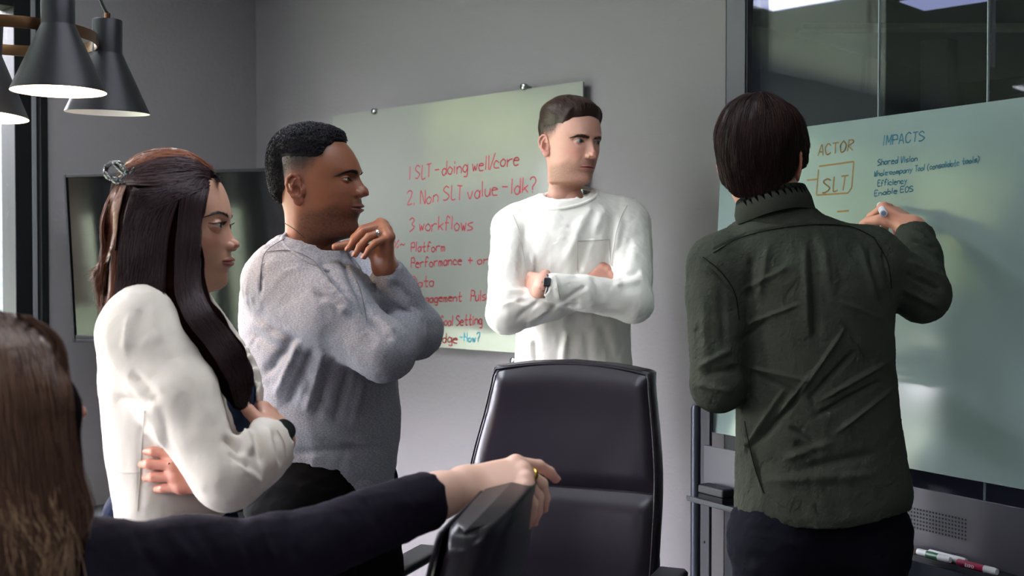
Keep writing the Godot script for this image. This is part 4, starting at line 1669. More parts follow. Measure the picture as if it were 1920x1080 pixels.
# a cap of hair: thickness(direction from the skull's middle, point on the skin) in metres, below zero where none grows
func hair_cap(h: Head, X: Transform3D, thick: Callable, tint: Callable, nlo := 150, nla := 80) -> MB:
	var g := []
	var k := []
	var hold := PackedByteArray()
	for a in nla + 1:
		var la := PI * (a / float(nla)) - PI * 0.5
		var r := []
		var kk := []
		for o in nlo:
			var lo := TAU * o / nlo
			var d := Vector3(sin(lo) * cos(la), sin(la), cos(lo) * cos(la))
			var s := h.skull(d)
			var t: float = thick.call(d, h.hc + d * s)
			var p := h.hc + d * (s + maxf(t, -0.006))
			hold.append(1 if t > -0.004 else 0)
			r.append(X * (p * h.scale))
			kk.append(tint.call(d, p))
		g.append(r)
		k.append(kk)
	var full := MB.new()
	full.sheet(g, true, false, k)
	var keep := PackedInt32Array()
	for q in range(0, full.i.size(), 3):
		if hold[full.i[q]] + hold[full.i[q + 1]] + hold[full.i[q + 2]] > 0:
			keep.append_array([full.i[q], full.i[q + 1], full.i[q + 2]])
	full.i = keep
	for q in full.n.size():
		if full.n[q].dot(full.v[q] - X * (h.hc * h.scale)) < 0.0:
			full.n[q] = -full.n[q]
	return full


# strands that follow a flow over the cap
func hair_strands(mb: MB, h: Head, X: Transform3D, thick: Callable, flow: Callable, seeds: Callable, count: int, length: Vector2, steps: int, width: float, lift: Vector2, tint: Callable, rng: RandomNumberGenerator) -> void:
	var done := 0
	for tries in count * 6:
		if done >= count:
			break
		var d := Vector3(rng.randfn(), rng.randfn(), rng.randfn()).normalized()
		var s := h.skull(d)
		var p := h.hc + d * s
		if thick.call(d, p) < 0.002 or not seeds.call(d, p):
			continue
		done += 1
		var L := rng.randf_range(length.x, length.y)
		var up := rng.randf_range(lift.x, lift.y)
		var pts := []
		var rr := []
		var cc := []
		var base: Color = tint.call(d, p) * rng.randf_range(0.8, 1.22)
		var wob := Vector3(rng.randf_range(-1, 1), rng.randf_range(-1, 1), rng.randf_range(-1, 1)) * 0.18
		p = h.hc + d * (s + thick.call(d, p))
		for j in steps + 1:
			d = (p - h.hc).normalized()
			var q := h.hc + d * h.skull(d)
			var t: float = thick.call(d, q)
			if t < 0.0025 and j > 1:
				break
			t = maxf(t, 0.0)
			var f := j / float(steps)
			pts.append(X * ((q + d * (t + up * (0.2 + f) - 0.0012)) * h.scale))
			rr.append(width * (1.0 - 0.8 * f * f) * h.scale)
			cc.append(base)
			var fl: Vector3 = (flow.call(d, q) as Vector3) + wob
			fl -= d * fl.dot(d)
			p = h.hc + d * (q.distance_to(h.hc) + t) + fl.normalized() * L / steps
		mb.tube(pts, rr, 3, cc, false)


# short clipped hairs on the skin between the cap and the bare skin
func fade_hairs(mb: MB, h: Head, X: Transform3D, thick: Callable, count: int, tint: Color, rng: RandomNumberGenerator) -> void:
	for q in count:
		var d := Vector3(rng.randfn(), rng.randfn(), rng.randfn()).normalized()
		var p := h.hc + d * h.skull(d)
		if thick.call(d, p) > 0.003:
			continue
		var e := p.y - h.hair_y(rad_to_deg(atan2(absf(d.x), d.z)))
		if e < 0.004 or rng.randf() > Head.ss(0.0, 0.045, e):
			continue
		mb.col = tint * rng.randf_range(0.7, 1.4)
		mb.tube([X * p, X * (p + d * 0.0012 + Vector3(0, -0.0024, -0.001) + Vector3(rng.randfn(), rng.randfn(), rng.randfn()) * 0.0004)], [0.00042, 0.0002], 3, null, false)


# ---------------------------------------------------------------- bodies and clothes
func to_pixel(p: Vector3) -> Vector2:
	var q := cam_basis.transposed() * (p - EYE)
	return Vector2(960.0 + q.x / -q.z * F, 540.0 - q.y / -q.z * F)


# creases of cloth: ridges (height above 0) and valleys, each a run between two places on the side seen from the front
class Creases:
	var x0 := PackedFloat32Array()
	var y0 := PackedFloat32Array()
	var dx := PackedFloat32Array()
	var dy := PackedFloat32Array()
	var w := PackedFloat32Array()
	var h := PackedFloat32Array()
	var noise := FastNoiseLite.new()
	var amount := 0.0
	var stretch := Vector3.ONE
	var fine := 0.0

	func _init(list: Array, noise_amount := 0.0, freq := 9.0, stretch_ := Vector3.ONE, sd := 1, scale := 1.0) -> void:
		for q in list:
			x0.append(q[0]); y0.append(q[1]); dx.append(q[2] - q[0]); dy.append(q[3] - q[1]); w.append(q[4]); h.append(q[5] * 0.001 * scale)
		noise.seed = sd
		noise.frequency = freq
		noise.fractal_octaves = 2
		noise.domain_warp_enabled = true
		noise.domain_warp_amplitude = 0.08
		noise.domain_warp_frequency = 4.0
		amount = noise_amount
		stretch = stretch_

	func at(px: Vector2, p: Vector3, facing: float) -> float:
		var d := 0.0
		if facing > 0.0:
			for i in x0.size():
				var ax := px.x - x0[i]
				var ay := px.y - y0[i]
				var l2 := dx[i] * dx[i] + dy[i] * dy[i]
				var t := (ax * dx[i] + ay * dy[i]) / l2
				if t < -0.1 or t > 1.1:
					continue
				var e := (ax * dy[i] - ay * dx[i]) / sqrt(l2) / w[i]
				if absf(e) > 2.6:
					continue
				var tp := clampf(minf(t + 0.1, 1.1 - t) * 3.3, 0.0, 1.0)
				d += h[i] * exp(-e * e) * tp * tp * (3.0 - 2.0 * tp)
			d *= facing
		if amount > 0.0:
			var q := p * stretch
			var a := noise.get_noise_3d(q.x, q.y, q.z)
			d += amount * (1.0 - 2.4 * absf(a)) * 0.7 + amount * 0.5 * noise.get_noise_3d(q.y + 5.0, q.x, q.z * 1.3)
		return d


# meshes a field, makes it finer, lays creases into it
func cloth(f: Field, cell: float, levels: int, cr: Creases, tint = null, extra = null) -> MB:
	var r := f.mesh(cell)
	for q in levels:
		r = finer(r[0], r[1])
	var v: PackedVector3Array = r[0]
	var n := face_normals(v, r[1])
	for i in v.size():
		var p := v[i]
		var px := to_pixel(p)
		var fc := Head.ss(-0.05, 0.35, n[i].dot((EYE - p).normalized()))
		var d := cr.at(px, p, fc)
		if extra != null:
			d += extra.call(p, n[i], px, fc)
		v[i] = p + n[i] * d
	n = face_normals(v, r[1])
	var mb := MB.new()
	if tint != null:
		var cc := PackedColorArray()
		for i in v.size():
			cc.append(tint.call(v[i], n[i], to_pixel(v[i])))
		mb.add(v, r[1], n, cc)
	else:
		mb.add(v, r[1], n)
	return mb


# a hand in a field. D to the fingertips, nb out of the back of the hand, th to the thumb's side.
# curls: four times [spread to the thumb's side, bend, bend, bend] in degrees from the forefinger on; thumb: three directions in (D, th, nb)
func add_hand(f: Field, wrist: Vector3, D: Vector3, nb: Vector3, th: Vector3, curls: Array, thumb: Array, k := 1.0) -> Dictionary:
	D = D.normalized()
	nb = (nb - D * nb.dot(D)).normalized()
	var t2 := D.cross(nb).normalized()
	th = t2 if t2.dot(th) > 0 else -t2
	var offs := [0.0285, 0.0095, -0.0105, -0.0285]
	var fwd := [0.094, 0.098, 0.093, 0.084]
	var lens := [[0.043, 0.026, 0.021], [0.047, 0.030, 0.022], [0.043, 0.028, 0.021], [0.034, 0.021, 0.019]]
	var rad := [[0.0098, 0.0088, 0.0080, 0.0068], [0.0100, 0.0090, 0.0082, 0.0070], [0.0096, 0.0086, 0.0078, 0.0067], [0.0086, 0.0076, 0.0070, 0.0060]]
	var out := {"tips": [], "dirs": [], "mids": [], "backs": [], "base": []}
	for i in 4:
		var m: Vector3 = wrist + (D * fwd[i] + th * offs[i]) * k
		f.flat(wrist + (D * 0.012 + th * offs[i] * 0.62) * k, m - nb * 0.003 * k, 0.0165 * k, 0.0125 * k, nb, 1.25, 0.016 * k)
		var c: Array = curls[i]
		var dir := D.rotated(nb, deg_to_rad(c[0]) * (1.0 if D.rotated(nb, 0.1).dot(th) > 0 else -1.0))
		var ax := dir.cross(nb).normalized()       # turning about ax by a positive angle lifts; bend goes to the palm
		var p := m
		var joints := [p]
		var ang := 0.0
		var dd := dir
		for s in 3:
			ang += deg_to_rad(c[s + 1])
			dd = dir.rotated(ax, -ang)
			var q: Vector3 = p + dd * lens[i][s] * k
			f.cap(p, q, rad[i][s] * k, rad[i][s + 1] * k, 0.0035 * k)
			p = q
			joints.append(p)
		f.cap(m, m + nb * 0.001 * k, 0.0105 * k, 0.0105 * k, 0.006 * k)
		out.tips.append(p)
		out.dirs.append(dd)
		out.backs.append(dd.cross(ax).normalized() * (1.0 if dd.cross(ax).dot(nb.rotated(ax, -ang)) > 0 else -1.0))
		out.mids.append(joints)
	var tp := wrist + (D * 0.022 + th * 0.022 - nb * 0.008) * k
	var tl := [0.046, 0.034, 0.027]
	var tr := [0.0150, 0.0115, 0.0105, 0.0085]
	var js := [tp]
	for s in 3:
		var q: Vector3 = tp + (D * thumb[s].x + th * thumb[s].y + nb * thumb[s].z).normalized() * tl[s] * k
		f.cap(tp, q, tr[s] * k, tr[s + 1] * k, 0.012 * k if s == 0 else 0.004 * k)
		tp = q
		js.append(tp)
	f.cap(wrist + (D * 0.03 + th * 0.012 - nb * 0.010) * k, wrist + (D * 0.06 + th * 0.022 - nb * 0.009) * k, 0.014 * k, 0.011 * k, 0.012 * k)
	out.thumb = js
	out.ax = [D, th, nb]
	return out


func add_skin(mb: MB, f: Field, cell: float, col: Color, red := Color(0, 0, 0, 0), redpts := [], rr := 0.02) -> void:
	var r := f.mesh(cell)
	var v: PackedVector3Array = r[0]
	var cc := PackedColorArray()
	for p in v:
		var k := col
		for q in redpts:
			k = k.lerp(red, 0.6 * exp(-p.distance_squared_to(q) / (rr * rr)))
		cc.append(k)
	mb.add(v, r[1], face_normals(v, r[1]), cc)


func add_nail(mb: MB, tip: Vector3, dir: Vector3, back: Vector3, w: float, col: Color) -> void:
	var f := Field.new()
	var side := dir.cross(back).normalized()
	f.ell(tip + back * w * 0.72 + dir * w * 0.12, Basis(side, dir, side.cross(dir)), Vector3(w * 0.78, w * 1.05, w * 0.42), 0.001)
	var r := f.mesh(0.0014)
	mb.col = col
	mb.add(r[0], r[1], face_normals(r[0], r[1]))


# trousers, shoes and the slim body under the clothes, from joints: neck, pelvis, shoulders, elbows, wrists, hips, knees, ankles
func add_core(mb: MB, k: Dictionary, col: Color, girth := 1.0) -> void:
	var f := Field.new()
	var ps: Vector3 = k.pelvis
	var nk: Vector3 = k.neck
	var mid := ps.lerp(nk, 0.45)
	f.cap(ps, mid, 0.085 * girth, 0.085 * girth, 0.05)
	f.cap(mid, ps.lerp(nk, 0.75), 0.085 * girth, 0.075 * girth, 0.05)
	f.cap(ps.lerp(nk, 0.75), nk, 0.07 * girth, 0.045 * girth, 0.05)
	for s in 2:
		f.cap(ps.lerp(nk, 0.82), k.shoulder[s], 0.045, 0.032, 0.03)
		f.cap(k.shoulder[s], k.elbow[s], 0.032, 0.028, 0.02)
		f.cap(k.elbow[s], k.wrist[s], 0.027, 0.020, 0.02)
		if k.has("hip"):
			f.cap(ps, k.hip[s], 0.07, 0.065, 0.04)
			f.cap(k.hip[s], k.knee[s], 0.055, 0.042, 0.03)
			f.cap(k.knee[s], k.ankle[s], 0.042, 0.03, 0.03)
	var r := f.mesh(0.014)
	mb.col = col
	mb.add(r[0], r[1], face_normals(r[0], r[1]))


func trousers(k: Dictionary, r: Array, cr: Creases, top := 0.0) -> MB:
	var f := Field.new()
	var ps: Vector3 = k.pelvis
	f.cap(ps.lerp(k.hip[0], 0.6) + Vector3.UP * (0.03 + top), ps.lerp(k.hip[1], 0.6) + Vector3.UP * (0.03 + top), r[0] * 0.98, r[0] * 0.98, 0.06)
	f.cap(k.hip[0], k.hip[1], r[0] * 0.95, r[0] * 0.95, 0.05)
	for s in 2:
		f.cap(ps.lerp(k.hip[s], 0.6) + Vector3.UP * (0.03 + top), k.hip[s], r[0] * 0.95, r[0], 0.06)
		f.cap(k.hip[s], k.knee[s], r[0], r[1], 0.03)
		var i := f.cap(k.knee[s], k.ankle[s], r[1], r[2], 0.03)
		f.cut[i] = 0.02
	return cloth(f, 0.016, 1, cr)


func shoe(ankle: Vector3, fwd: Vector3) -> MB:
	var f := Field.new()
	fwd = Vector3(fwd.x, 0, fwd.z).normalized()
	var g := Vector3(ankle.x, 0.0, ankle.z)
	f.flat(g + Vector3.UP * 0.045 - fwd * 0.05, g + Vector3.UP * 0.042 + fwd * 0.06, 0.042, 0.046, fwd.cross(Vector3.UP), 1.1, 0.03)
	f.flat(g + Vector3.UP * 0.042 + fwd * 0.06, g + Vector3.UP * 0.034 + fwd * 0.15, 0.044, 0.032, Vector3.UP, 1.2, 0.03)
	f.cap(g + Vector3.UP * 0.05 - fwd * 0.03, ankle + Vector3.UP * 0.02, 0.042, 0.04, 0.03)
	var b := f.ell(g - Vector3.UP * 0.5, Basis.IDENTITY, Vector3(2, 0.5, 2), 0.004)
	f.sign_[b] = -1.0
	var r := f.mesh(0.009)
	var mb := MB.new()
	mb.add(r[0], r[1], face_normals(r[0], r[1]))
	return mb


func legs(t: Node3D, k: Dictionary, r: Array, cloth_m: Material, fwd: Array, cr: Creases, shoe_m: Material, top := 0.0) -> void:
	part(t, "trousers", trousers(k, r, cr, top), cloth_m)
	for s in 2:
		part(t, "shoe", shoe(k.ankle[s], fwd[s]), shoe_m)


func ring_band(at_: Vector3, axis: Vector3, r: float, w: float, th: float) -> MB:
	var u := axis.normalized()
	var a := u.cross(Vector3.UP).normalized()
	return MB.new().lathe([[r, -w], [r + th, -w * 0.8], [r + th * 1.2, 0], [r + th, w * 0.8], [r, w], [r, -w]], Transform3D(Basis(a, u, a.cross(u)), at_), 32)


# where a garment's surface runs round the neck in a plane
func neck_ring(f: Field, c: Vector3, axis: Vector3, n := 28, out := 0.0) -> Array:
	var ids := PackedInt32Array(range(f.kind.size()))
	var u := axis.cross(Vector3.BACK).normalized()
	var w := u.cross(axis.normalized())
	var pts := []
	for q in n:
		var d := u * cos(TAU * q / n) + w * sin(TAU * q / n)
		var r := 0.062
		while r < 0.16 and f.at(c + d * r, ids) < 0.0:
			r += 0.001
		pts.append(c + d * (r + out))
	var sm_pts := []
	for q in n:
		sm_pts.append((pts[(q + n - 1) % n] + pts[q] * 2.0 + pts[(q + 1) % n]) / 4.0)
	sm_pts.append(sm_pts[0])
	return sm_pts


# a ribbed or plain collar: a tube through points
func collar_tube(pts: Array, r: float, sides := 10) -> MB:
	var p := pts.duplicate()
	p.append(pts[0])
	return MB.new().tube(spline(p, 6), r, sides, null, false)


func head_frame(px: float, py: float, d: float, yaw: float, pitch: float, roll: float) -> Transform3D:
	# yaw 0 looks out of the picture, 90 looks to its right; pitch down is positive; roll leans to the picture's right
	var b := Basis(Vector3.UP, deg_to_rad(yaw)) * Basis(Vector3.RIGHT, deg_to_rad(pitch))
	b = Basis(Vector3.BACK, deg_to_rad(-roll)) * b
	return Transform3D(b, at(px, py, d))


func skin_mat(rough := 0.5) -> StandardMaterial3D:
	var m := vmat(rough, 0.45)
	m.subsurf_scatter_enabled = true
	m.subsurf_scatter_strength = 0.12
	return m


func hair_mat(rough := 0.42, spec := 0.36) -> StandardMaterial3D:
	return vmat(rough, spec)


func build_people() -> void:
	person_white_shirt()
	person_grey_sweater()
	person_cardigan()
	person_olive_shirt()
	person_foreground()


# ---- the man in the white shirt, arms folded, looking to his left
func person_white_shirt() -> void:
	var rng := RandomNumberGenerator.new()
	rng.seed = 5
	var D := 3.45
	var t := thing("person", "man in an off-white long-sleeved top with folded arms, standing before the written glass board", "person", Vector3(at(1073, 700, D).x, 0, at(1073, 700, D).z))
	var h := Head.new()
	h.skin = lin(196, 147, 129); h.red = lin(186, 120, 104); h.lips = lin(160, 92, 88)
	h.stubble = 0.66; h.stubble_col = lin(108, 72, 52)
	for q in 5:
		h.rows[q][3] *= 0.87
		h.rows[q][1] -= 0.012
	h.rows[5][1] -= 0.006
	h.socket = 0.0108; h.nose_h = 0.0262; h.nose_w = 0.0112; h.brow = 0.0042
	h.dark = lin(38, 28, 24)
	h.hairline = [[0, 0.080], [30, 0.074], [48, 0.062], [62, 0.036], [74, 0.014], [86, 0.004], [112, 0.006], [140, -0.02], [180, -0.045]]
	h.scalp = 0.95
	h.fade = 0.036
	h.eye_r = 0.0125
	h.lid_up = 0.0060
	h.parted = 0.0024
	var X := head_frame(1072, 268, 3.42, 34, 2, 2)
	var mb := MB.new()
	add_head(h, X, mb, true, true)
	var rs := at(960, 428, D)
	var ls := at(1180, 418, D)
	var re := at(950, 588, 3.27)
	var le := at(1186, 566, 3.28)
	var rw := at(1102, 551, 3.29)
	var lw := at(1020, 536, 3.215)
	var k := {"neck": at(1066, 372, D), "pelvis": at(1075, 735, D), "shoulder": [rs, ls], "elbow": [re, le], "wrist": [rw, lw],
		"hip": [at(1030, 775, D), at(1130, 775, D)], "knee": [at(1015, 1060, D), at(1185, 1050, D - 0.02)], "ankle": [at(1010, 1330, D + 0.04), at(1192, 1330, D + 0.06)]}
	add_core(mb, k, h.skin)
	var f := Field.new()
	add_hand(f, lw, at(962, 534, 3.375) - lw, Vector3(0.1, 0.15, 1), Vector3.UP, [[0, 25, 40, 20], [0, 25, 40, 20], [0, 25, 40, 20], [0, 25, 40, 20]], [Vector3(0.8, 0.5, -0.4), Vector3(1, 0.1, -0.3), Vector3(1, 0, -0.3)])
	f.cap(lw, lw.lerp(le, 0.3), 0.027, 0.03, 0.02)
	var f2 := Field.new()
	add_hand(f2, rw, at(1143, 510, 3.325) - rw, Vector3(-0.2, 0.3, 1), Vector3.UP + Vector3.LEFT, [[4, 30, 45, 30], [0, 30, 45, 30], [-3, 30, 45, 30], [-6, 30, 45, 30]], [Vector3(0.8, 0.5, -0.2), Vector3(1, 0.1, -0.2), Vector3(1, 0, -0.2)])
	f2.cap(rw, rw.lerp(re, 0.3), 0.027, 0.03, 0.02)
	add_skin(mb, f, 0.003, h.skin, h.red, [at(985, 535, 3.24)], 0.03)
	add_skin(mb, f2, 0.003, h.skin.lerp(h.red, 0.35))
	var body := part(t, "body", mb, skin_mat())
	for s in [1.0, -1.0]:
		part(body, "eye", eyeball(h, X, s, Vector3(0.25, -0.02, 1), lin(74, 92, 104)), vmat(0.08))
		part(body, "eyebrow", eyebrow(h, X, s, [Vector2(0.009, 0.0100), Vector2(0.024, 0.0130), Vector2(0.038, 0.0142), Vector2(0.051, 0.0095)], 260, lin(78, 54, 40), rng, 0.0078), vmat(0.6))
	# hair: short sides that fade, the long top combed back and over
	var thick := func(d: Vector3, p: Vector3) -> float:
		var deg := rad_to_deg(atan2(absf(d.x), d.z))
		var hy := h.hair_y(deg)
		var e := p.y - hy
		if e < -0.012:
			return -0.01
		var top := maxf(Head.ss(0.040, 0.090, p.y) * (1.0 - 0.3 * Head.ss(90.0, 180.0, deg)), 0.4 * Head.ss(105.0, 135.0, deg) * Head.ss(0.0, 0.03, e))
		var side := -0.003 + 0.0055 * Head.ss(0.02, 0.07, e)
		var front := Head.ss(0.2, 0.9, d.z) * 0.006
		return minf(side + top * (0.021 + front), (e + 0.006) * 1.1)
	var tint := func(d: Vector3, p: Vector3) -> Color: return lin(46, 33, 28)
	var hm := hair_cap(h, X, thick, tint)
	var flow := func(d: Vector3, p: Vector3) -> Vector3:
		if p.y < 0.055:
			return Vector3(0, -1, -0.5)
		return Vector3(0.25, 0.3 * maxf(d.z, 0.0), -1)
	hair_strands(hm, h, X, thick, flow, func(d, p): return p.y > 0.05, 1500, Vector2(0.03, 0.07), 6, 0.0008, Vector2(0.0003, 0.0025), func(d, p): return lin(64, 46, 38), rng)
	fade_hairs(hm, h, X, thick, 5000, lin(46, 33, 27), rng)
	part(t, "hair", hm, hair_mat(0.4))
	# the top
	var sf := Field.new()
	var o := at(1075, 680, D)
	var S := D / F
	sf.loft(o, Vector3.UP, Vector3.RIGHT, [[-95 * S, 0, 0, 0.178, 0.118], [-50 * S, 0, 0, 0.176, 0.116], [0, 0, 0, 0.171, 0.116], [80 * S, 0, 0, 0.166, 0.118], [160 * S, 0.0, 0, 0.172, 0.124], [225 * S, 0, 0, 0.186, 0.120], [262 * S, 0, -0.002, 0.170, 0.100], [284 * S, -0.004, -0.006, 0.118, 0.080], [300 * S, -0.008, -0.008, 0.074, 0.066]], 2.3, 0.03)
	sf.cap(k.neck + Vector3(-0.01, -0.02, 0.0), rs + Vector3(0.03, 0.025, 0), 0.055, 0.052, 0.04)
	sf.cap(k.neck + Vector3(0.02, -0.02, 0.0), ls + Vector3(-0.03, 0.025, 0), 0.055, 0.052, 0.04)
	sf.cap(rs, re, 0.062, 0.056, 0.03)
	sf.cap(ls, le, 0.062, 0.058, 0.03)
	sf.cap(re, re.lerp(rw, 0.55), 0.055, 0.047, 0.016)
	var c1 := sf.cap(re.lerp(rw, 0.55), rw, 0.047, 0.037, 0.012)
	sf.cut[c1] = 0.0
	sf.cap(le, le.lerp(lw, 0.55), 0.056, 0.048, 0.016)
	var c2 := sf.cap(le.lerp(lw, 0.55), lw, 0.048, 0.034, 0.012)
	sf.cut[c2] = 0.0
	var cr := Creases.new([[985, 420, 975, 520, 7, -4], [1002, 470, 988, 560, 6, 3], [1100, 400, 1060, 490, 9, 4], [1118, 430, 1075, 520, 8, -4], [1130, 395, 1100, 480, 7, 3.5], [1150, 400, 1135, 520, 8, -6], [1165, 410, 1150, 480, 6, 4], [1185, 440, 1160, 520, 7, -3],
		[940, 545, 985, 548, 5, 3.5], [935, 560, 990, 566, 5, -4], [935, 575, 975, 560, 4, 3], [965, 600, 1010, 565, 5, -4], [985, 605, 1030, 580, 5, 3.5], [1010, 600, 1045, 570, 4, -2.5], [1050, 560, 1040, 530, 5, 3], [1055, 565, 1100, 535, 4, -3], [1060, 570, 1085, 575, 4, -3],
		[1160, 520, 1200, 510, 6, -4], [1150, 535, 1195, 530, 5, 4], [1110, 520, 1130, 560, 5, -2], [1000, 640, 1005, 680, 6, -5], [1130, 610, 1150, 690, 8, -5], [1062, 620, 1055, 690, 7, 4], [1100, 620, 1105, 690, 8, -3],
		[1082, 453, 1143, 449, 2, 1.6], [1083, 455, 1083, 512, 1.6, 1.2], [1143, 450, 1145, 505, 1.6, 1.2]], 0.004, 7.0, Vector3(1, 0.6, 1), 3, 1.7)
	var nax := Vector3(-0.16, 0.88, 0.40).normalized()
	var nc := at(1064, 365, D)
	var ring := neck_ring(sf, nc, nax)
	var hole := sf.cap(nc + nax * 0.012, nc + nax * 0.12, 0.068, 0.085, 0.004)
	sf.sign_[hole] = -1.0
	var scl := cloth(sf, 0.012, 1, cr)
	var shirt := part(t, "shirt", scl, relief(mat(srgb(228, 224, 216), 0.85), 0.2, 1.5, 12.0))
	seams(shirt, scl, [[[1083, 452], [1112, 451], [1143, 449]], [[1083, 452], [1083, 480], [1083, 512]], [[1143, 449], [1144, 470], [1146, 498]], [[1176, 385], [1160, 420], [1150, 470], [1148, 500]], [[962, 402], [975, 440], [984, 490]], [[1042, 517], [1046, 540], [1050, 562]]], mat(srgb(176, 170, 160), 0.9, 0.0, 0.2), 0.0009)
	part(shirt, "collar", MB.new().tube(ring, 0.0055, 10, null, false), mat(srgb(228, 224, 216), 0.85))
	legs(t, k, [0.088, 0.072, 0.06], mat(srgb(12, 12, 13), 0.9, 0.0, 0.2), [Vector3(-0.2, 0, 1), Vector3(0.1, 0, 1)], Creases.new([], 0.008, 6.0, Vector3(0.4, 1.6, 1)), mat(srgb(40, 34, 30), 0.5))
	# wrist watch
	var wt := lw.lerp(le, 0.03)
	var ax := (le - lw).normalized()
	var w := part(t, "watch", ring_band(wt, ax, 0.031, 0.008, 0.002), mat(srgb(30, 36, 52), 0.5))
	part(w, "watch_face", MB.new().box(wt + Vector3(0.0, 0.012, 0.031), Vector3(0.02, 0.026, 0.008), Basis(Vector3.UP, -0.3) * Basis(Vector3.RIGHT, -0.35), 0.003), mat(srgb(14, 16, 24), 0.1))


# ---- the man in the grey sweater, hand at his chin, seen from his right
func person_grey_sweater() -> void:
	var rng := RandomNumberGenerator.new()
	rng.seed = 8
	var D := 2.6
	var S := D / F
	var t := thing("person", "man in a heathered grey sweater with his hand at his chin, watching the writing", "person", Vector3(at(600, 700, D).x, 0, at(600, 700, D).z))
	var h := Head.new()
	h.rows = [
		[-0.30, 0.010, -0.120, 0.072, -0.055, 2.0], [-0.22, 0.020, -0.098, 0.066, -0.040, 2.0], [-0.16, 0.027, -0.080, 0.063, -0.028, 2.0], [-0.142, 0.034, -0.074, 0.0625, -0.024, 2.0],
		[-0.132, 0.055, -0.070, 0.0625, -0.022, 1.8], [-0.124, 0.088, -0.068, 0.0625, -0.020, 1.6], [-0.114, 0.0985, -0.067, 0.0635, -0.018, 1.6], [-0.102, 0.0985, -0.067, 0.0645, -0.016, 1.65], [-0.088, 0.0955, -0.068, 0.066, -0.014, 1.75],
		[-0.072, 0.1000, -0.070, 0.0675, -0.012, 1.85], [-0.055, 0.1035, -0.075, 0.0690, -0.010, 1.95], [-0.036, 0.1000, -0.082, 0.0710, -0.008, 2.05], [-0.016, 0.0955, -0.089, 0.0730, -0.008, 2.15], [0.004, 0.0945, -0.093, 0.0745, -0.010, 2.2],
		[0.022, 0.0985, -0.095, 0.0755, -0.014, 2.2], [0.038, 0.0945, -0.096, 0.0768, -0.018, 2.15], [0.055, 0.0855, -0.0950, 0.0755, -0.020, 2.1], [0.072, 0.0740, -0.0900, 0.0700, -0.020, 2.05], [0.088, 0.0580, -0.0790, 0.0595, -0.018, 2.0], [0.100, 0.0380, -0.0620, 0.0445, -0.016, 2.0], [0.107, 0.0160, -0.0420, 0.0270, -0.016, 2.0], [0.110, -0.014, -0.018, 0.001, -0.016, 2.0]]
	h.skin = lin(126, 78, 56); h.red = lin(126, 76, 58); h.lips = lin(100, 60, 56)
	h.stubble = 0.75; h.stubble_col = lin(36, 25, 22); h.dark = lin(22, 18, 18)
	h.nose_y = -0.0235; h.nose_h = 0.0225; h.nose_top = 0.012; h.nose_w = 0.0145; h.ala = 0.0195; h.tip_r = 0.0125
	h.mouth_y = -0.0605; h.mouth_w = 0.026; h.lip_up = 0.010; h.lip_low = 0.0125; h.lip_out_up = 0.0062; h.lip_out_low = 0.0072; h.parted = 0.0026
	h.eye_z = 0.0735; h.lid_over = 0.0006; h.lid_up = 0.0037
	h.hairline = [[0, 0.079], [28, 0.078], [44, 0.068], [60, 0.046], [74, 0.014], [86, -0.002], [112, -0.006], [128, -0.03], [150, -0.058], [180, -0.064]]
	h.scalp = 0.94; h.fade = 0.048
	var X := head_frame(594, 338, D, 79, 1, 0)
	var mb := MB.new()
	add_head(h, X, mb, false, true, Vector3(0.0735, -0.024, -0.006), 0.4, 1.06)
	var rs := at(528, 528, D - 0.06)        # his right shoulder, nearer to us
	var ls := at(640, 505, D + 0.28)
	var re := at(722, 660, D - 0.16)
	var le := at(778, 622, D + 0.03)
	var rw := at(800, 590, D + 0.12)
	var lw := at(722, 502, D - 0.05)
	var k := {"neck": at(580, 450, D + 0.02), "pelvis": at(600, 900, D + 0.06), "shoulder": [rs, ls], "elbow": [re, le], "wrist": [rw, lw],
		"hip": [at(570, 960, D - 0.02), at(655, 950, D + 0.14)], "knee": [at(600, 1290, D - 0.02), at(700, 1230, D + 0.14)], "ankle": [at(590, 1640, D + 0.02), at(655, 1550, D + 0.2)]}
	add_core(mb, k, h.skin, 1.2)
	# the raised hand: back to the right, fingers bent in under the chin
	var f := Field.new()
	var hd := add_hand(f, lw, Vector3(0.05, 0.92, 0.38), Vector3(0.887, 0.13, -0.43), Vector3(-0.45, 0.35, -0.82), [[-3, 100, 34, 18], [0, 100, 30, 16], [0, 104, 28, 18], [-2, 106, 26, 16]], [Vector3(0.5, 0.25, -0.8), Vector3(0.2, -0.1, -1), Vector3(0.05, -0.15, -1)], 0.98)
	f.cap(lw, lw.lerp(le, 0.25), 0.029, 0.031, 0.02)
	add_skin(mb, f, 0.0027, h.skin.lerp(lin(170, 112, 88), 0.35))
	for q in 4:
		add_nail(mb, hd.tips[q], hd.dirs[q], hd.backs[q], 0.0066, lin(176, 124, 108))
	var body := part(t, "body", mb, skin_mat(0.42))
	for s in [1.0, -1.0]:
		part(body, "eye", eyeball(h, X, s, Vector3(-0.05, 0.02, 1), lin(40, 24, 18)), vmat(0.08))
		part(body, "eyebrow", eyebrow(h, X, s, [Vector2(0.010, 0.0135), Vector2(0.024, 0.0170), Vector2(0.038, 0.0165), Vector2(0.053, 0.008)], 200, lin(18, 14, 14), rng, 0.0058), vmat(0.6))
	var ring_i: Array = hd.mids[2]
	part(t, "ring", ring_band(ring_i[0].lerp(ring_i[1], 0.55), ring_i[1] - ring_i[0], 0.0098, 0.003, 0.0012), mat(srgb(220, 220, 225), 0.12, 1.0), "plain silver ring")
	# hair: tight curls on top, faded at the sides
	var nz := FastNoiseLite.new()
	nz.noise_type = FastNoiseLite.TYPE_CELLULAR
	nz.frequency = 120.0
	nz.seed = 4
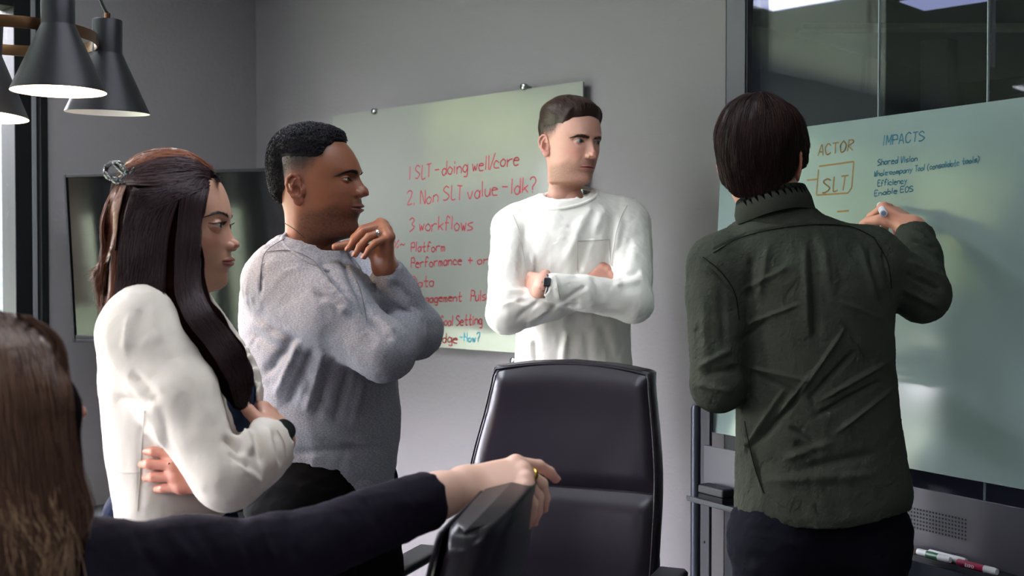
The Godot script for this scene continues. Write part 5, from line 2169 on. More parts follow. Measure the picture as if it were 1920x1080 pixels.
	var thick := func(d: Vector3, p: Vector3) -> float:
		var deg := rad_to_deg(atan2(absf(d.x), d.z))
		var e := p.y - h.hair_y(deg)
		if e < -0.012:
			return -0.01
		var back := Head.ss(118.0, 140.0, deg)
		var top := maxf(Head.ss(0.032, 0.080, p.y), back * Head.ss(-0.07, -0.02, p.y))
		var full := -0.004 + 0.0195 * top
		return minf(full, (e - 0.004) * 1.2) + 0.0035 * (0.3 + nz.get_noise_3d(p.x, p.y, p.z))
	var tint := func(d: Vector3, p: Vector3) -> Color: return lin(17, 15, 18)
	var hm := hair_cap(h, X, thick, tint, 220, 120)
	for q in 9500:
		var d := Vector3(rng.randfn(), rng.randfn(), rng.randfn()).normalized()
		var s := h.skull(d)
		var p := h.hc + d * s
		var th: float = thick.call(d, p)
		if th < 0.003:
			var e := p.y - h.hair_y(rad_to_deg(atan2(absf(d.x), d.z)))
			if e > 0.006:
				var pc := p + d * rng.randf_range(0.0, 0.0008)
				hm.col = lin(30, 26, 28) * rng.randf_range(0.7, 1.5)
				hm.tube([X * pc, X * (pc + d * 0.0008 + Vector3(rng.randfn(), rng.randfn(), rng.randfn()) * 0.0007)], [0.00038, 0.0002], 3, null, false)
			continue
		p = h.hc + d * (s + th - 0.001)
		var u := d.cross(Vector3(rng.randfn(), rng.randfn(), rng.randfn())).normalized()
		var w := d.cross(u)
		var cr := rng.randf_range(0.0016, 0.0030)
		var pts := []
		for j in 8:
			var an := j / 7.0 * TAU * 1.15
			pts.append(X * (p + (u * cos(an) + w * sin(an)) * cr + d * (0.0015 + 0.0028 * j / 7.0)))
		hm.col = lin(30, 27, 33) * rng.randf_range(0.5, 1.7)
		hm.tube(pts, 0.0007, 3, null, false)
	part(t, "hair", hm, hair_mat(0.6, 0.3))
	# sweater
	var sf := Field.new()
	var o := at(600, 890, D + 0.06)
	var ax := at(585, 470, D + 0.02) - o
	var ln := ax.length()
	var u0 := Vector3(0.80, 0, -0.60).normalized()
	sf.loft(o, ax, u0, [[-0.02, 0.01, 0, 0.150, 0.150], [0.03, 0.01, 0, 0.163, 0.158], [0.12, 0.015, 0, 0.170, 0.160], [0.22, 0.012, 0, 0.166, 0.165], [0.32, 0.0, 0, 0.158, 0.180], [ln - 0.11, -0.01, 0, 0.140, 0.190], [ln - 0.05, -0.02, 0, 0.115, 0.165], [ln - 0.015, -0.02, 0, 0.085, 0.105], [ln + 0.015, -0.01, 0.0, 0.068, 0.072]], 2.2, 0.03)
	var nk: Vector3 = k.neck
	sf.cap(nk + Vector3(-0.02, -0.045, 0.0), rs + Vector3(0.0, 0.012, -0.02), 0.062, 0.068, 0.05)
	sf.cap(nk + Vector3(0.01, -0.05, 0.0), ls + Vector3(-0.02, 0.0, -0.02), 0.06, 0.06, 0.05)
	sf.cap(rs, rs.lerp(re, 0.5), 0.082, 0.076, 0.035)
	sf.cap(rs.lerp(re, 0.5), re, 0.076, 0.062, 0.03)
	sf.cap(re, re.lerp(rw, 0.7), 0.060, 0.045, 0.014)
	sf.cap(ls, le, 0.066, 0.060, 0.03)
	sf.cap(le, le.lerp(lw, 0.6), 0.058, 0.047, 0.015)
	var c2 := sf.cap(le.lerp(lw, 0.6), lw, 0.047, 0.036, 0.012)
	sf.cut[c2] = 0.0
	var cr := Creases.new([[520, 640, 640, 800, 9, -3], [500, 615, 560, 640, 6, -5], [545, 640, 500, 700, 8, -6], [560, 640, 520, 740, 7, 5], [585, 655, 540, 760, 8, -6], [605, 660, 575, 770, 7, 5], [625, 675, 590, 790, 9, -6], [655, 695, 630, 790, 8, -4], [680, 715, 660, 800, 8, 3],
		[470, 600, 540, 640, 7, 4], [470, 625, 530, 660, 6, -3], [590, 545, 640, 580, 6, -4], [605, 560, 650, 585, 5, 3.5], [600, 490, 655, 560, 5, -4], [610, 520, 660, 575, 4, 2.5], [690, 600, 735, 640, 6, -3.5], [705, 595, 740, 625, 5, 3], [640, 480, 690, 600, 5, -3.5],
		[488, 560, 497, 470, 1.6, -2.2], [497, 470, 530, 445, 1.6, -2.0], [740, 560, 790, 600, 7, 3], [735, 530, 770, 560, 6, -3], [560, 800, 700, 840, 10, 2.5], [540, 850, 745, 835, 7, -3], [520, 700, 700, 860, 12, 2]], 0.0035, 8.0, Vector3(1, 0.7, 1), 9, 1.8)
	var knit := noise_tex(512, 0.035, 3, srgb(100, 100, 106), srgb(184, 183, 188), 7)
	var sm_ := mat(srgb(235, 233, 238), 0.95)
	sm_.albedo_texture = knit
	sm_.uv1_triplanar = true
	sm_.uv1_scale = Vector3(9, 26, 9)
	var nax := Vector3(0.42, 0.86, 0.28).normalized()
	var nc := at(588, 452, D + 0.01)
	var ring := neck_ring(sf, nc, nax)
	var hole := sf.cap(nc + nax * 0.012, nc + nax * 0.12, 0.070, 0.09, 0.004)
	sf.sign_[hole] = -1.0
	var scl := cloth(sf, 0.012, 1, cr)
	var sw := part(t, "sweater", scl, sm_)
	seams(sw, scl, [[[487, 545], [490, 500], [500, 470], [535, 446]], [[500, 472], [545, 470], [590, 490], [622, 530]], [[655, 500], [675, 540], [688, 600]]], mat(srgb(96, 96, 104), 0.95, 0.0, 0.2), 0.0009)
	part(sw, "collar", MB.new().tube(ring, 0.0055, 10, null, false), sm_, "ribbed neckline")
	# ribbed hem
	var hem := Field.new()
	hem.loft(o, ax, u0, [[-0.055, 0.01, 0, 0.147, 0.148], [-0.03, 0.01, 0, 0.153, 0.154], [0.02, 0.01, 0, 0.156, 0.155]], 2.2, 0.01)
	part(sw, "hem", cloth(hem, 0.01, 1, Creases.new([])), sm_, "ribbed hem band")
	legs(t, k, [0.112, 0.085, 0.065], mat(srgb(7, 7, 9), 0.9, 0.0, 0.15), [Vector3(0.8, 0, 0.6), Vector3(0.4, 0, 1)], Creases.new([[700, 870, 790, 890, 8, 4], [690, 890, 760, 930, 8, -4]], 0.006, 6.0, Vector3(0.4, 1.6, 1), 6), mat(srgb(30, 28, 28), 0.5), 0.02)
	part(t, "necklace", MB.new().tube(spline([at(533, 418, D - 0.075), at(552, 430, D - 0.085), at(572, 447, D - 0.085)], 8), 0.0009, 6), mat(srgb(40, 34, 30), 0.4, 0.6), "thin dark cord around the neck")


# how far away a mesh lies, on a grid of 2-pixel cells
class Depths:
	var x0 := 0
	var y0 := 0
	var w := 0
	var h := 0
	var d := PackedFloat32Array()

	func fill(px: PackedVector2Array, dist: PackedFloat32Array, idx: PackedInt32Array) -> void:
		var lo := Vector2(1e9, 1e9)
		var hi := -lo
		for q in px:
			lo = lo.min(q)
			hi = hi.max(q)
		x0 = int(lo.x / 2.0) - 1
		y0 = int(lo.y / 2.0) - 1
		w = int(hi.x / 2.0) - x0 + 3
		h = int(hi.y / 2.0) - y0 + 3
		d.resize(w * h)
		d.fill(99.0)
		for t in range(0, idx.size(), 3):
			var a := px[idx[t]] * 0.5
			var b := px[idx[t + 1]] * 0.5
			var c := px[idx[t + 2]] * 0.5
			var m := (dist[idx[t]] + dist[idx[t + 1]] + dist[idx[t + 2]]) / 3.0
			for y in range(int(minf(a.y, minf(b.y, c.y))), int(maxf(a.y, maxf(b.y, c.y))) + 2):
				for x in range(int(minf(a.x, minf(b.x, c.x))), int(maxf(a.x, maxf(b.x, c.x))) + 2):
					var k := (y - y0) * w + x - x0
					if m < d[k]:
						d[k] = m

	func at(x: float, y: float) -> float:
		var fx := x * 0.5 - x0
		var fy := y * 0.5 - y0
		var ix := int(fx)
		var iy := int(fy)
		if ix < 0 or iy < 0 or ix >= w - 1 or iy >= h - 1:
			return -1.0
		fx -= ix
		fy -= iy
		var k := iy * w + ix
		var near := minf(minf(d[k], d[k + 1]), minf(d[k + w], d[k + w + 1]))
		if near > 90.0:
			return -1.0
		var s := 0.0
		for q in [[d[k], (1 - fx) * (1 - fy)], [d[k + 1], fx * (1 - fy)], [d[k + w], (1 - fx) * fy], [d[k + w + 1], fx * fy]]:
			s += minf(q[0], near + 0.03) * q[1]
		return s


func depths(v: PackedVector3Array, idx: PackedInt32Array) -> Depths:
	var o := Depths.new()
	var px := PackedVector2Array()
	var ds := PackedFloat32Array()
	var inv := cam_basis.transposed()
	for p in v:
		var q := inv * (p - EYE)
		px.append(Vector2(960.0 + q.x / -q.z * F, 540.0 - q.y / -q.z * F))
		ds.append(-q.z)
	o.fill(px, ds, idx)
	return o


# sewn seams: fine cords lying on a garment along paths of [x, y] pixels
func seams(parent: Node3D, cl: MB, paths: Array, m: Material, r := 0.0008) -> void:
	var dm := depths(cl.v, cl.i)
	for path in paths:
		var pts := []
		for q in path:
			pts.append(Vector2(q[0], q[1]))
		pts = spline(pts, 6)
		var out := []
		for q in pts:
			var d := dm.at(q.x, q.y)
			if d > 0.0:
				out.append(at(q.x, q.y, d))
		if out.size() > 2:
			part(parent, "seam", MB.new().tube(out, r, 6), m)


# strands between neighbouring guides; a guide is a list of [x, y] pixels; each strand lies on the field
func guided(mb: MB, f: Depths, guides: Array, count: int, d0: float, width: float, tint: Callable, rng: RandomNumberGenerator, steps := 5, cut := 0.25, spread := 3.0) -> void:
	for q in count:
		var gi := rng.randi_range(0, guides.size() - 2)
		var w := rng.randf()
		var a: Array = guides[gi]
		var b: Array = guides[gi + 1]
		var m := mini(a.size(), b.size())
		var pts := []
		var wig := rng.randf_range(-1, 1)
		for j in m:
			var fa: float = j / float(m - 1)
			var p := Vector2(a[j][0], a[j][1]).lerp(Vector2(b[j][0], b[j][1]), w)
			pts.append(p + Vector2(rng.randf_range(-1, 1), rng.randf_range(-0.6, 0.6)) * spread * (0.3 + fa) + Vector2(wig * spread * fa * 1.6, 0))
		pts = spline(pts, steps)
		var start := int(rng.randf() * rng.randf() * pts.size() * 0.6)
		var stop := pts.size() - int(rng.randf() * cut * pts.size())
		if stop - start < 4:
			continue
		var out := []
		var rr := []
		var cc := []
		var lift := rng.randf_range(0.0, 0.0035)
		var last := -1.0
		var k: Color = tint.call(gi + w) * rng.randf_range(0.75, 1.28)
		for j in range(start, stop):
			var d := f.at(pts[j].x, pts[j].y)
			if d < 0.0:
				d = last if last > 0.0 else d0
			elif last > 0.0:
				d = clampf(d, last - 0.045, last + 0.045)
			last = d
			var fr := (j - start) / float(stop - start)
			out.append(at(pts[j].x, pts[j].y, d - lift))
			rr.append(width * minf(1.0, 0.15 + fr * 7.0) * (1.0 - 0.75 * fr * fr * fr))
			cc.append(k)
		mb.tube(out, rr, 3, cc, false)


# ---- the woman in the white cardigan, seen from her right, arms folded
func person_cardigan() -> void:
	var rng := RandomNumberGenerator.new()
	rng.seed = 21
	var D := 2.0
	var S := D / F
	var t := thing("person", "woman with long dark half-up hair in a cream cardigan, arms folded, in profile", "person", Vector3(at(340, 800, D).x, 0, at(340, 800, D).z))
	var h := Head.new()
	h.rows = [
		[-0.30, 0.000, -0.105, 0.058, -0.050, 2.0], [-0.22, 0.012, -0.086, 0.050, -0.040, 2.0], [-0.16, 0.028, -0.070, 0.0465, -0.028, 2.0], [-0.128, 0.040, -0.062, 0.046, -0.022, 2.0],
		[-0.116, 0.056, -0.060, 0.047, -0.020, 1.8], [-0.108, 0.080, -0.059, 0.049, -0.018, 1.6], [-0.099, 0.0925, -0.059, 0.0525, -0.016, 1.6], [-0.090, 0.0950, -0.060, 0.0555, -0.014, 1.65], [-0.079, 0.0940, -0.062, 0.0585, -0.012, 1.75],
		[-0.068, 0.0975, -0.065, 0.0615, -0.010, 1.85], [-0.053, 0.0995, -0.071, 0.0640, -0.008, 1.95], [-0.036, 0.0970, -0.080, 0.0665, -0.006, 2.05], [-0.018, 0.0945, -0.088, 0.0690, -0.006, 2.15], [0.0, 0.0950, -0.093, 0.0705, -0.008, 2.2],
		[0.016, 0.0980, -0.096, 0.0720, -0.012, 2.2], [0.035, 0.0960, -0.0985, 0.0735, -0.016, 2.15], [0.055, 0.0900, -0.0985, 0.0725, -0.018, 2.1], [0.075, 0.0795, -0.0935, 0.0675, -0.018, 2.05], [0.092, 0.0610, -0.0825, 0.0575, -0.016, 2.0], [0.105, 0.0400, -0.0650, 0.0430, -0.014, 2.0], [0.113, 0.0180, -0.0430, 0.0260, -0.014, 2.0], [0.1165, -0.012, -0.016, 0.001, -0.014, 2.0]]
	h.skin = lin(208, 160, 136); h.red = lin(204, 138, 116); h.lips = lin(158, 82, 80); h.dark = lin(24, 18, 18)
	h.nose_y = -0.0295; h.nose_h = 0.0175; h.nose_top = 0.002; h.nose_w = 0.0105; h.ala = 0.0150; h.tip_r = 0.0085; h.nose_hump = -0.001
	h.mouth_y = -0.0600; h.mouth_w = 0.0225; h.lip_up = 0.0080; h.lip_low = 0.0095; h.lip_out_up = 0.0068; h.lip_out_low = 0.0070
	h.brow = 0.0012; h.socket = 0.0065; h.eye_z = 0.0795; h.eye_r = 0.0118; h.lid_up = 0.0044; h.lid_tilt = 0.0022; h.lid_over = 0.0004
	var X := head_frame(324, 423, D, 90, 1, 0)
	var mb := MB.new()
	add_head(h, X, mb, false, false)
	var rs := at(272, 622, D - 0.11)
	var ls := at(345, 610, D + 0.20)
	var re := at(428, 888, D - 0.19)
	var le := at(455, 860, D + 0.10)
	var rw := at(522, 822, D - 0.10)
	var lw := at(434, 886, D - 0.142)
	var k := {"neck": at(335, 575, D + 0.02), "pelvis": at(330, 1010, D + 0.03), "shoulder": [rs, ls], "elbow": [re, le], "wrist": [rw, lw],
		"hip": [at(303, 1080, D + 0.05), at(330, 1072, D + 0.19)], "knee": [at(295, 1480, D + 0.06), at(325, 1440, D + 0.21)], "ankle": [at(280, 1900, D + 0.06), at(325, 1790, D + 0.22)]}
	add_core(mb, k, h.skin, 0.85)
	var f := Field.new()
	add_hand(f, lw, Vector3(-1, 0.06, 0.15), Vector3(0.15, 0.2, 1), Vector3(0, 1, -0.2), [[5, 14, 30, 22], [1, 18, 36, 26], [-2, 20, 36, 26], [-5, 22, 34, 26]], [Vector3(0.8, 0.7, -0.4), Vector3(1, 0.2, -0.4), Vector3(1, 0, -0.4)], 0.9)
	add_skin(mb, f, 0.0026, lin(222, 150, 128))
	var f2 := Field.new()
	add_hand(f2, rw, Vector3(-0.25, 0.28, -0.9), Vector3(0.75, 0.6, 0.1), Vector3(-0.6, 0.7, 0.2), [[3, 25, 30, 20], [0, 25, 30, 20], [-3, 25, 30, 20], [-6, 25, 30, 20]], [Vector3(0.6, 0.8, -0.1), Vector3(0.9, 0.3, -0.2), Vector3(1, 0, -0.2)], 0.9)
	f2.cap(rw, rw.lerp(re, 0.35), 0.025, 0.028, 0.02)
	add_skin(mb, f2, 0.0026, lin(214, 160, 138))
	var body := part(t, "body", mb, skin_mat(0.42))
	for s in [1.0, -1.0]:
		part(body, "eye", eyeball(h, X, s, Vector3(-0.02, 0.02, 1), lin(38, 24, 18)), vmat(0.08))
		part(body, "eyebrow", eyebrow(h, X, s, [Vector2(0.012, 0.0150), Vector2(0.024, 0.0195), Vector2(0.038, 0.0215), Vector2(0.052, 0.0145)], 110, lin(40, 30, 28), rng, 0.0036), vmat(0.6))
		var lash := MB.new()
		lash.col = lin(14, 10, 10)
		for q in 34:
			var u := -0.7 + 1.68 * q / 33.0
			var ex: float = u * h.lid_half
			var s2 := 1.0 - u * u
			var y: float = h.lid_up * pow(maxf(s2, 0.001), 0.75) + h.lid_tilt * u
			var z: float = h.eye_z + sqrt(maxf(pow(h.eye_r + 0.0014, 2) - ex * ex - y * y, 0.0))
			var p0 := Vector3(s * (h.eye_x + ex), y, z)
			var out := Vector3(s * u * 0.5, 0.35, 1.0).normalized()
			lash.tube([X * p0, X * (p0 + out * 0.004 + Vector3(0, -0.0004, 0)), X * (p0 + out * 0.0072 + Vector3(0, 0.0016, 0))], [0.0004, 0.0003, 0.0001], 3, null, false)
		part(body, "eyelashes", lash, vmat(0.6))
	# hair
	var hf := Field.new()
	hf.ell(X * Vector3(0, 0.030, -0.009), X.basis, Vector3(0.085, 0.093, 0.089), 0.02)
	hf.cap(at(340, 335, D), at(244, 352, D), 0.034, 0.022, 0.04)
	for z in [-0.072, 0.0]:
		hf.chain([at(275, 400, D + z), at(262, 500, D + z), at(243, 590, D + z * 0.8 - 0.02), at(222, 680, D + z * 0.7), at(205, 740, D + z * 0.7)], [0.048, 0.040, 0.030, 0.018, 0.004], 0.03)
	hf.chain([at(232, 352, D - 0.01), at(218, 410, D - 0.02), at(212, 460, D - 0.025), at(196, 492, D - 0.02), at(176, 508, D - 0.02)], [0.013, 0.011, 0.008, 0.004, 0.002], 0.01)
	hf.chain([at(212, 470, D), at(206, 560, D), at(205, 650, D), at(200, 725, D)], [0.012, 0.011, 0.008, 0.003], 0.012)
	for q in [[352, 0.0], [325, 0.004], [297, 0.004]]:
		var z: float = D - 0.062 - q[1]
		var sx: float = q[0] - 352.0
		hf.chain([at(q[0], 385, z), at(q[0] - 2, 470, z - 0.012), at(q[0] + 1, 545, z - 0.03)], [0.026, 0.026, 0.022], 0.03)
		if q[0] > 310:
			hf.chain([at(q[0] + 1, 545, z - 0.03), at(390 + sx * 0.6, 612, z - 0.065), at(428 + sx * 0.45, 668, z - 0.075), at(447 + sx * 0.3, 715, z - 0.07), at(452 + sx * 0.2, 758, z - 0.06)], [0.022, 0.021, 0.019, 0.014, 0.004], 0.03)
	hf.chain([X * Vector3(0.07, 0.03, 0.01), X * Vector3(0.075, -0.06, -0.005), X * Vector3(0.07, -0.15, -0.01), X * Vector3(0.06, -0.24, 0.02)], [0.03, 0.03, 0.028, 0.01], 0.03)
	# the face stays free
	var cutf := hf.ell(X * Vector3(0.0, -0.016, 0.118), X.basis, Vector3(0.110, 0.086, 0.070), 0.012)
	hf.sign_[cutf] = -1.0
	var r := hf.mesh(0.006)
	var hm := MB.new()
	hm.col = lin(14, 11, 12)
	hm.add(r[0], r[1], face_normals(r[0], r[1]))
	var hd_ := depths(r[0], r[1])
	part(t, "hair", hm, vmat(0.85, 0.12))
	hm = MB.new()
	var dark := func(g): return lin(50, 35, 38)
	var warm := func(g): return lin(96, 54, 36)
	guided(hm, hd_, [[[404, 338], [392, 354], [383, 400], [378, 460], [374, 530], [394, 580], [428, 622], [456, 664], [470, 700], [466, 756]], [[396, 325], [372, 350], [362, 405], [357, 470], [356, 545], [376, 598], [412, 648], [440, 700], [453, 735], [455, 765]],
		[[385, 318], [345, 350], [335, 415], [330, 480], [332, 550], [352, 600], [390, 650], [424, 700], [440, 740], [447, 760]]], 1300, 1.93, 0.0007, dark, rng, 3)
	guided(hm, hd_, [[[385, 325], [345, 355], [318, 420], [308, 490], [304, 550], [306, 575]], [[370, 330], [320, 365], [290, 425], [278, 500], [262, 570], [238, 660]], [[350, 335], [290, 372], [262, 430], [248, 510], [228, 610], [206, 715]], [[250, 372], [238, 400], [226, 460], [218, 540], [206, 630], [196, 735]]], 1600, 1.95, 0.0007, dark, rng, 4)
	guided(hm, hd_, [[[414, 342], [385, 336], [340, 345], [290, 348], [240, 345]], [[410, 334], [370, 316], [320, 316], [275, 322], [234, 336]], [[404, 326], [360, 300], [310, 298], [262, 310], [230, 328]], [[398, 312], [352, 284], [300, 278], [255, 293], [224, 322]]], 1200, 1.97, 0.0007, func(g): return lin(60, 42, 44) if g < 2.2 else lin(110, 62, 40), rng, 5, 0.1, 2.0)
	guided(hm, hd_, [[[236, 348], [224, 390], [216, 440], [205, 478], [186, 500], [166, 512]], [[226, 345], [208, 390], [200, 430], [194, 470], [186, 520], [182, 560]], [[222, 340], [200, 380], [190, 425], [196, 480], [192, 540], [188, 610]]], 700, 1.98, 0.0007, warm, rng, 4, 0.4, 4.0)
	guided(hm, hd_, [[[210, 470], [204, 540], [196, 620], [193, 690], [196, 745]], [[224, 470], [214, 540], [206, 620], [202, 690], [203, 740]]], 260, 1.99, 0.0007, warm, rng, 4, 0.4, 3.0)
	guided(hm, hd_, [[[250, 350], [236, 400], [228, 460], [218, 540], [210, 620], [200, 720]], [[262, 356], [250, 420], [240, 490], [228, 570], [214, 650], [202, 730]]], 420, 1.96, 0.0007, dark, rng, 4)
	guided(hm, hd_, [[[410, 341], [372, 342], [330, 346], [285, 352], [246, 358]], [[405, 343], [368, 352], [326, 362], [282, 376], [250, 392]], [[400, 346], [360, 364], [318, 382], [278, 402], [250, 430]]], 900, 1.95, 0.0007, dark, rng, 5, 0.1, 2.0)
	var hair: Node3D = t.get_node("hair")
	part(hair, "strands", hm, hair_mat(0.42, 0.3))
	# claw clip: two beaded loops and a tail
	var clip := MB.new()
	var pathv := [[[236, 318], [222, 305], [203, 310], [198, 324], [204, 334], [220, 336], [234, 330], [238, 320]], [[198, 322], [206, 330], [218, 342], [232, 342], [240, 334], [252, 318]], [[240, 332], [236, 342], [232, 352], [228, 366]], [[214, 308], [224, 318], [236, 326]]]
	for loop in pathv:
		var pts := []
		for q in loop:
			pts.append(at(q[0], q[1], 1.935 + 0.0005 * (250 - q[0])))
		pts = spline(pts, 6)
		clip.col = lin(26, 26, 34)
		clip.tube(pts, 0.0034, 8)
		for j in pts.size():
			for e in 3:
				var off := Vector3(rng.randfn(), rng.randfn(), absf(rng.randfn())).normalized() * 0.0036
				clip.col = lin(225, 225, 240) if rng.randf() < 0.16 else lin(16, 16, 24)
				clip.box(pts[j] + off, Vector3.ONE * 0.0020, Basis(Vector3(1, 1, 0.3).normalized(), rng.randf() * 3.0), 0.0006)
	part(t, "hair_clip", clip, vmat(0.15, 0.8), "sparkling dark claw clip")
	# blue top under the cardigan
	var o := at(345, 960, D)
	var rowsx := [[965, 231, 424, 0.140], [930, 224, 434, 0.140], [880, 213, 448, 0.136], [830, 206, 470, 0.138], [780, 202, 488, 0.142], [730, 198, 490, 0.150], [690, 197, 478, 0.160], [650, 199, 456, 0.170], [620, 207, 434, 0.168], [595, 222, 410, 0.140], [575, 250, 385, 0.095], [562, 285, 372, 0.06]]
	var st := []
	var st2 := []
	for q in rowsx:
		st.append([(960 - q[0]) * S, ((q[1] + q[2]) * 0.5 - 345) * S, 0, (q[2] - q[1]) * 0.5 * S, q[3]])
		st2.append([(960 - q[0]) * S, ((q[1] + q[2]) * 0.5 - 345) * S, 0, (q[2] - q[1]) * 0.5 * S - 0.009, q[3] - 0.009])
	var bf := Field.new()
	bf.loft(o, Vector3.UP, Vector3.RIGHT, st2, 2.0, 0.02)
	part(t, "top", cloth(bf, 0.014, 1, Creases.new([[430, 700, 470, 780, 8, -3]], 0.003)), mat(srgb(26, 52, 88), 0.6), "dark blue top under the cardigan")
	# cardigan
	var sf := Field.new()
	sf.loft(o, Vector3.UP, Vector3.RIGHT, st, 2.0, 0.03)
	sf.cap(k.neck + Vector3(0, -0.02, 0), rs + Vector3(0, 0.016, 0.0), 0.05, 0.058, 0.05)
	sf.cap(k.neck + Vector3(0, -0.02, 0), ls + Vector3(0, 0.012, 0.0), 0.05, 0.05, 0.05)
	sf.cap(rs, rs.lerp(re, 0.5), 0.066, 0.066, 0.03)
	sf.cap(rs.lerp(re, 0.5), re, 0.066, 0.056, 0.02)
	sf.cap(re, re.lerp(rw, 0.45), 0.052, 0.052, 0.014)
	var cc := sf.cap(re.lerp(rw, 0.45), re.lerp(rw, 0.93), 0.052, 0.046, 0.012)
	sf.cut[cc] = 0.0
	sf.cap(ls, le, 0.058, 0.05, 0.03)
	sf.cap(le, le.lerp(lw, 0.75), 0.05, 0.038, 0.012)
	var op := sf.flat(at(402, 560, D - 0.08), at(464, 800, D - 0.06), 0.018, 0.020, Vector3(0.1, 0, 1), 0.13, 0.006)
	sf.sign_[op] = -1.0
	var cr := Creases.new([[250, 700, 300, 755, 8, -5], [215, 745, 285, 760, 7, -4], [235, 720, 270, 740, 7, 3], [240, 590, 235, 660, 6, 2.5], [262, 580, 262, 640, 6, -2.5], [280, 578, 300, 640, 6, 2], [268, 760, 262, 960, 2.2, -1.6], [205, 880, 265, 885, 2.2, -1.3],
		[420, 820, 455, 850, 7, -6], [455, 800, 470, 850, 7, 7], [478, 800, 490, 870, 5, -6], [498, 800, 512, 880, 6, 6], [515, 805, 525, 870, 4, -4], [440, 870, 490, 905, 6, 4], [430, 850, 470, 880, 6, -4], [320, 640, 400, 800, 14, 2.5], [300, 760, 330, 900, 10, -3], [290, 800, 350, 930, 10, 3], [240, 900, 400, 930, 10, -2]], 0.0025, 7.0, Vector3(1, 0.7, 1), 13, 1.6)
	var cm := relief(mat(srgb(228, 217, 206), 0.92, 0.0, 0.3), 0.25, 1.2, 14.0)
	var cdm := cloth(sf, 0.0115, 1, cr)
	var cdd := depths(cdm.v, cdm.i)
	var cd := part(t, "cardigan", cdm, cm)
	seams(cd, cdm, [[[271, 770], [266, 840], [262, 900], [258, 958]], [[206, 884], [235, 887], [262, 886]], [[520, 806], [533, 830], [536, 858]]], mat(srgb(206, 195, 185), 0.95, 0.0, 0.2), 0.0008)
	for q in [[430, 640], [455, 690], [474, 746]]:
		var d := cdd.at(q[0] + 2, q[1])
		part(cd, "button", MB.new().lathe([[0, -0.003], [0.0055, -0.002], [0.006, 0.001], [0.004, 0.0035], [0, 0.0025]], Transform3D(Basis(Vector3.FORWARD, Vector3(0.5, 0.2, 0.84).normalized(), Vector3.RIGHT).orthonormalized(), at(q[0] + 2, q[1], d)), 16), mat(srgb(120, 116, 122), 0.15, 1.0))
	# watch
	var ax := (re - rw).normalized()
	var w := part(t, "watch", ring_band(rw.lerp(re, 0.04), ax, 0.0275, 0.0095, 0.002), mat(srgb(24, 24, 30), 0.55))
	var wn := Vector3(0.55, 0.62, 0.55).normalized()
	wn = (wn - ax * wn.dot(ax)).normalized()
	part(w, "watch_face", MB.new().lathe([[0, 0], [0.0185, 0], [0.0195, 0.004], [0.0185, 0.0085], [0.0165, 0.009], [0, 0.009]], Transform3D(Basis(ax, wn, ax.cross(wn)), rw.lerp(re, 0.04) + wn * 0.026), 32), mat(srgb(12, 12, 16), 0.12))
	legs(t, k, [0.098, 0.072, 0.052], mat(srgb(14, 22, 44), 0.9, 0.0, 0.2), [Vector3(1, 0, 0.3), Vector3(1, 0, 0)], Creases.new([], 0.005, 6.0, Vector3(0.4, 1.6, 1), 6), mat(srgb(36, 30, 28), 0.5), 0.03)


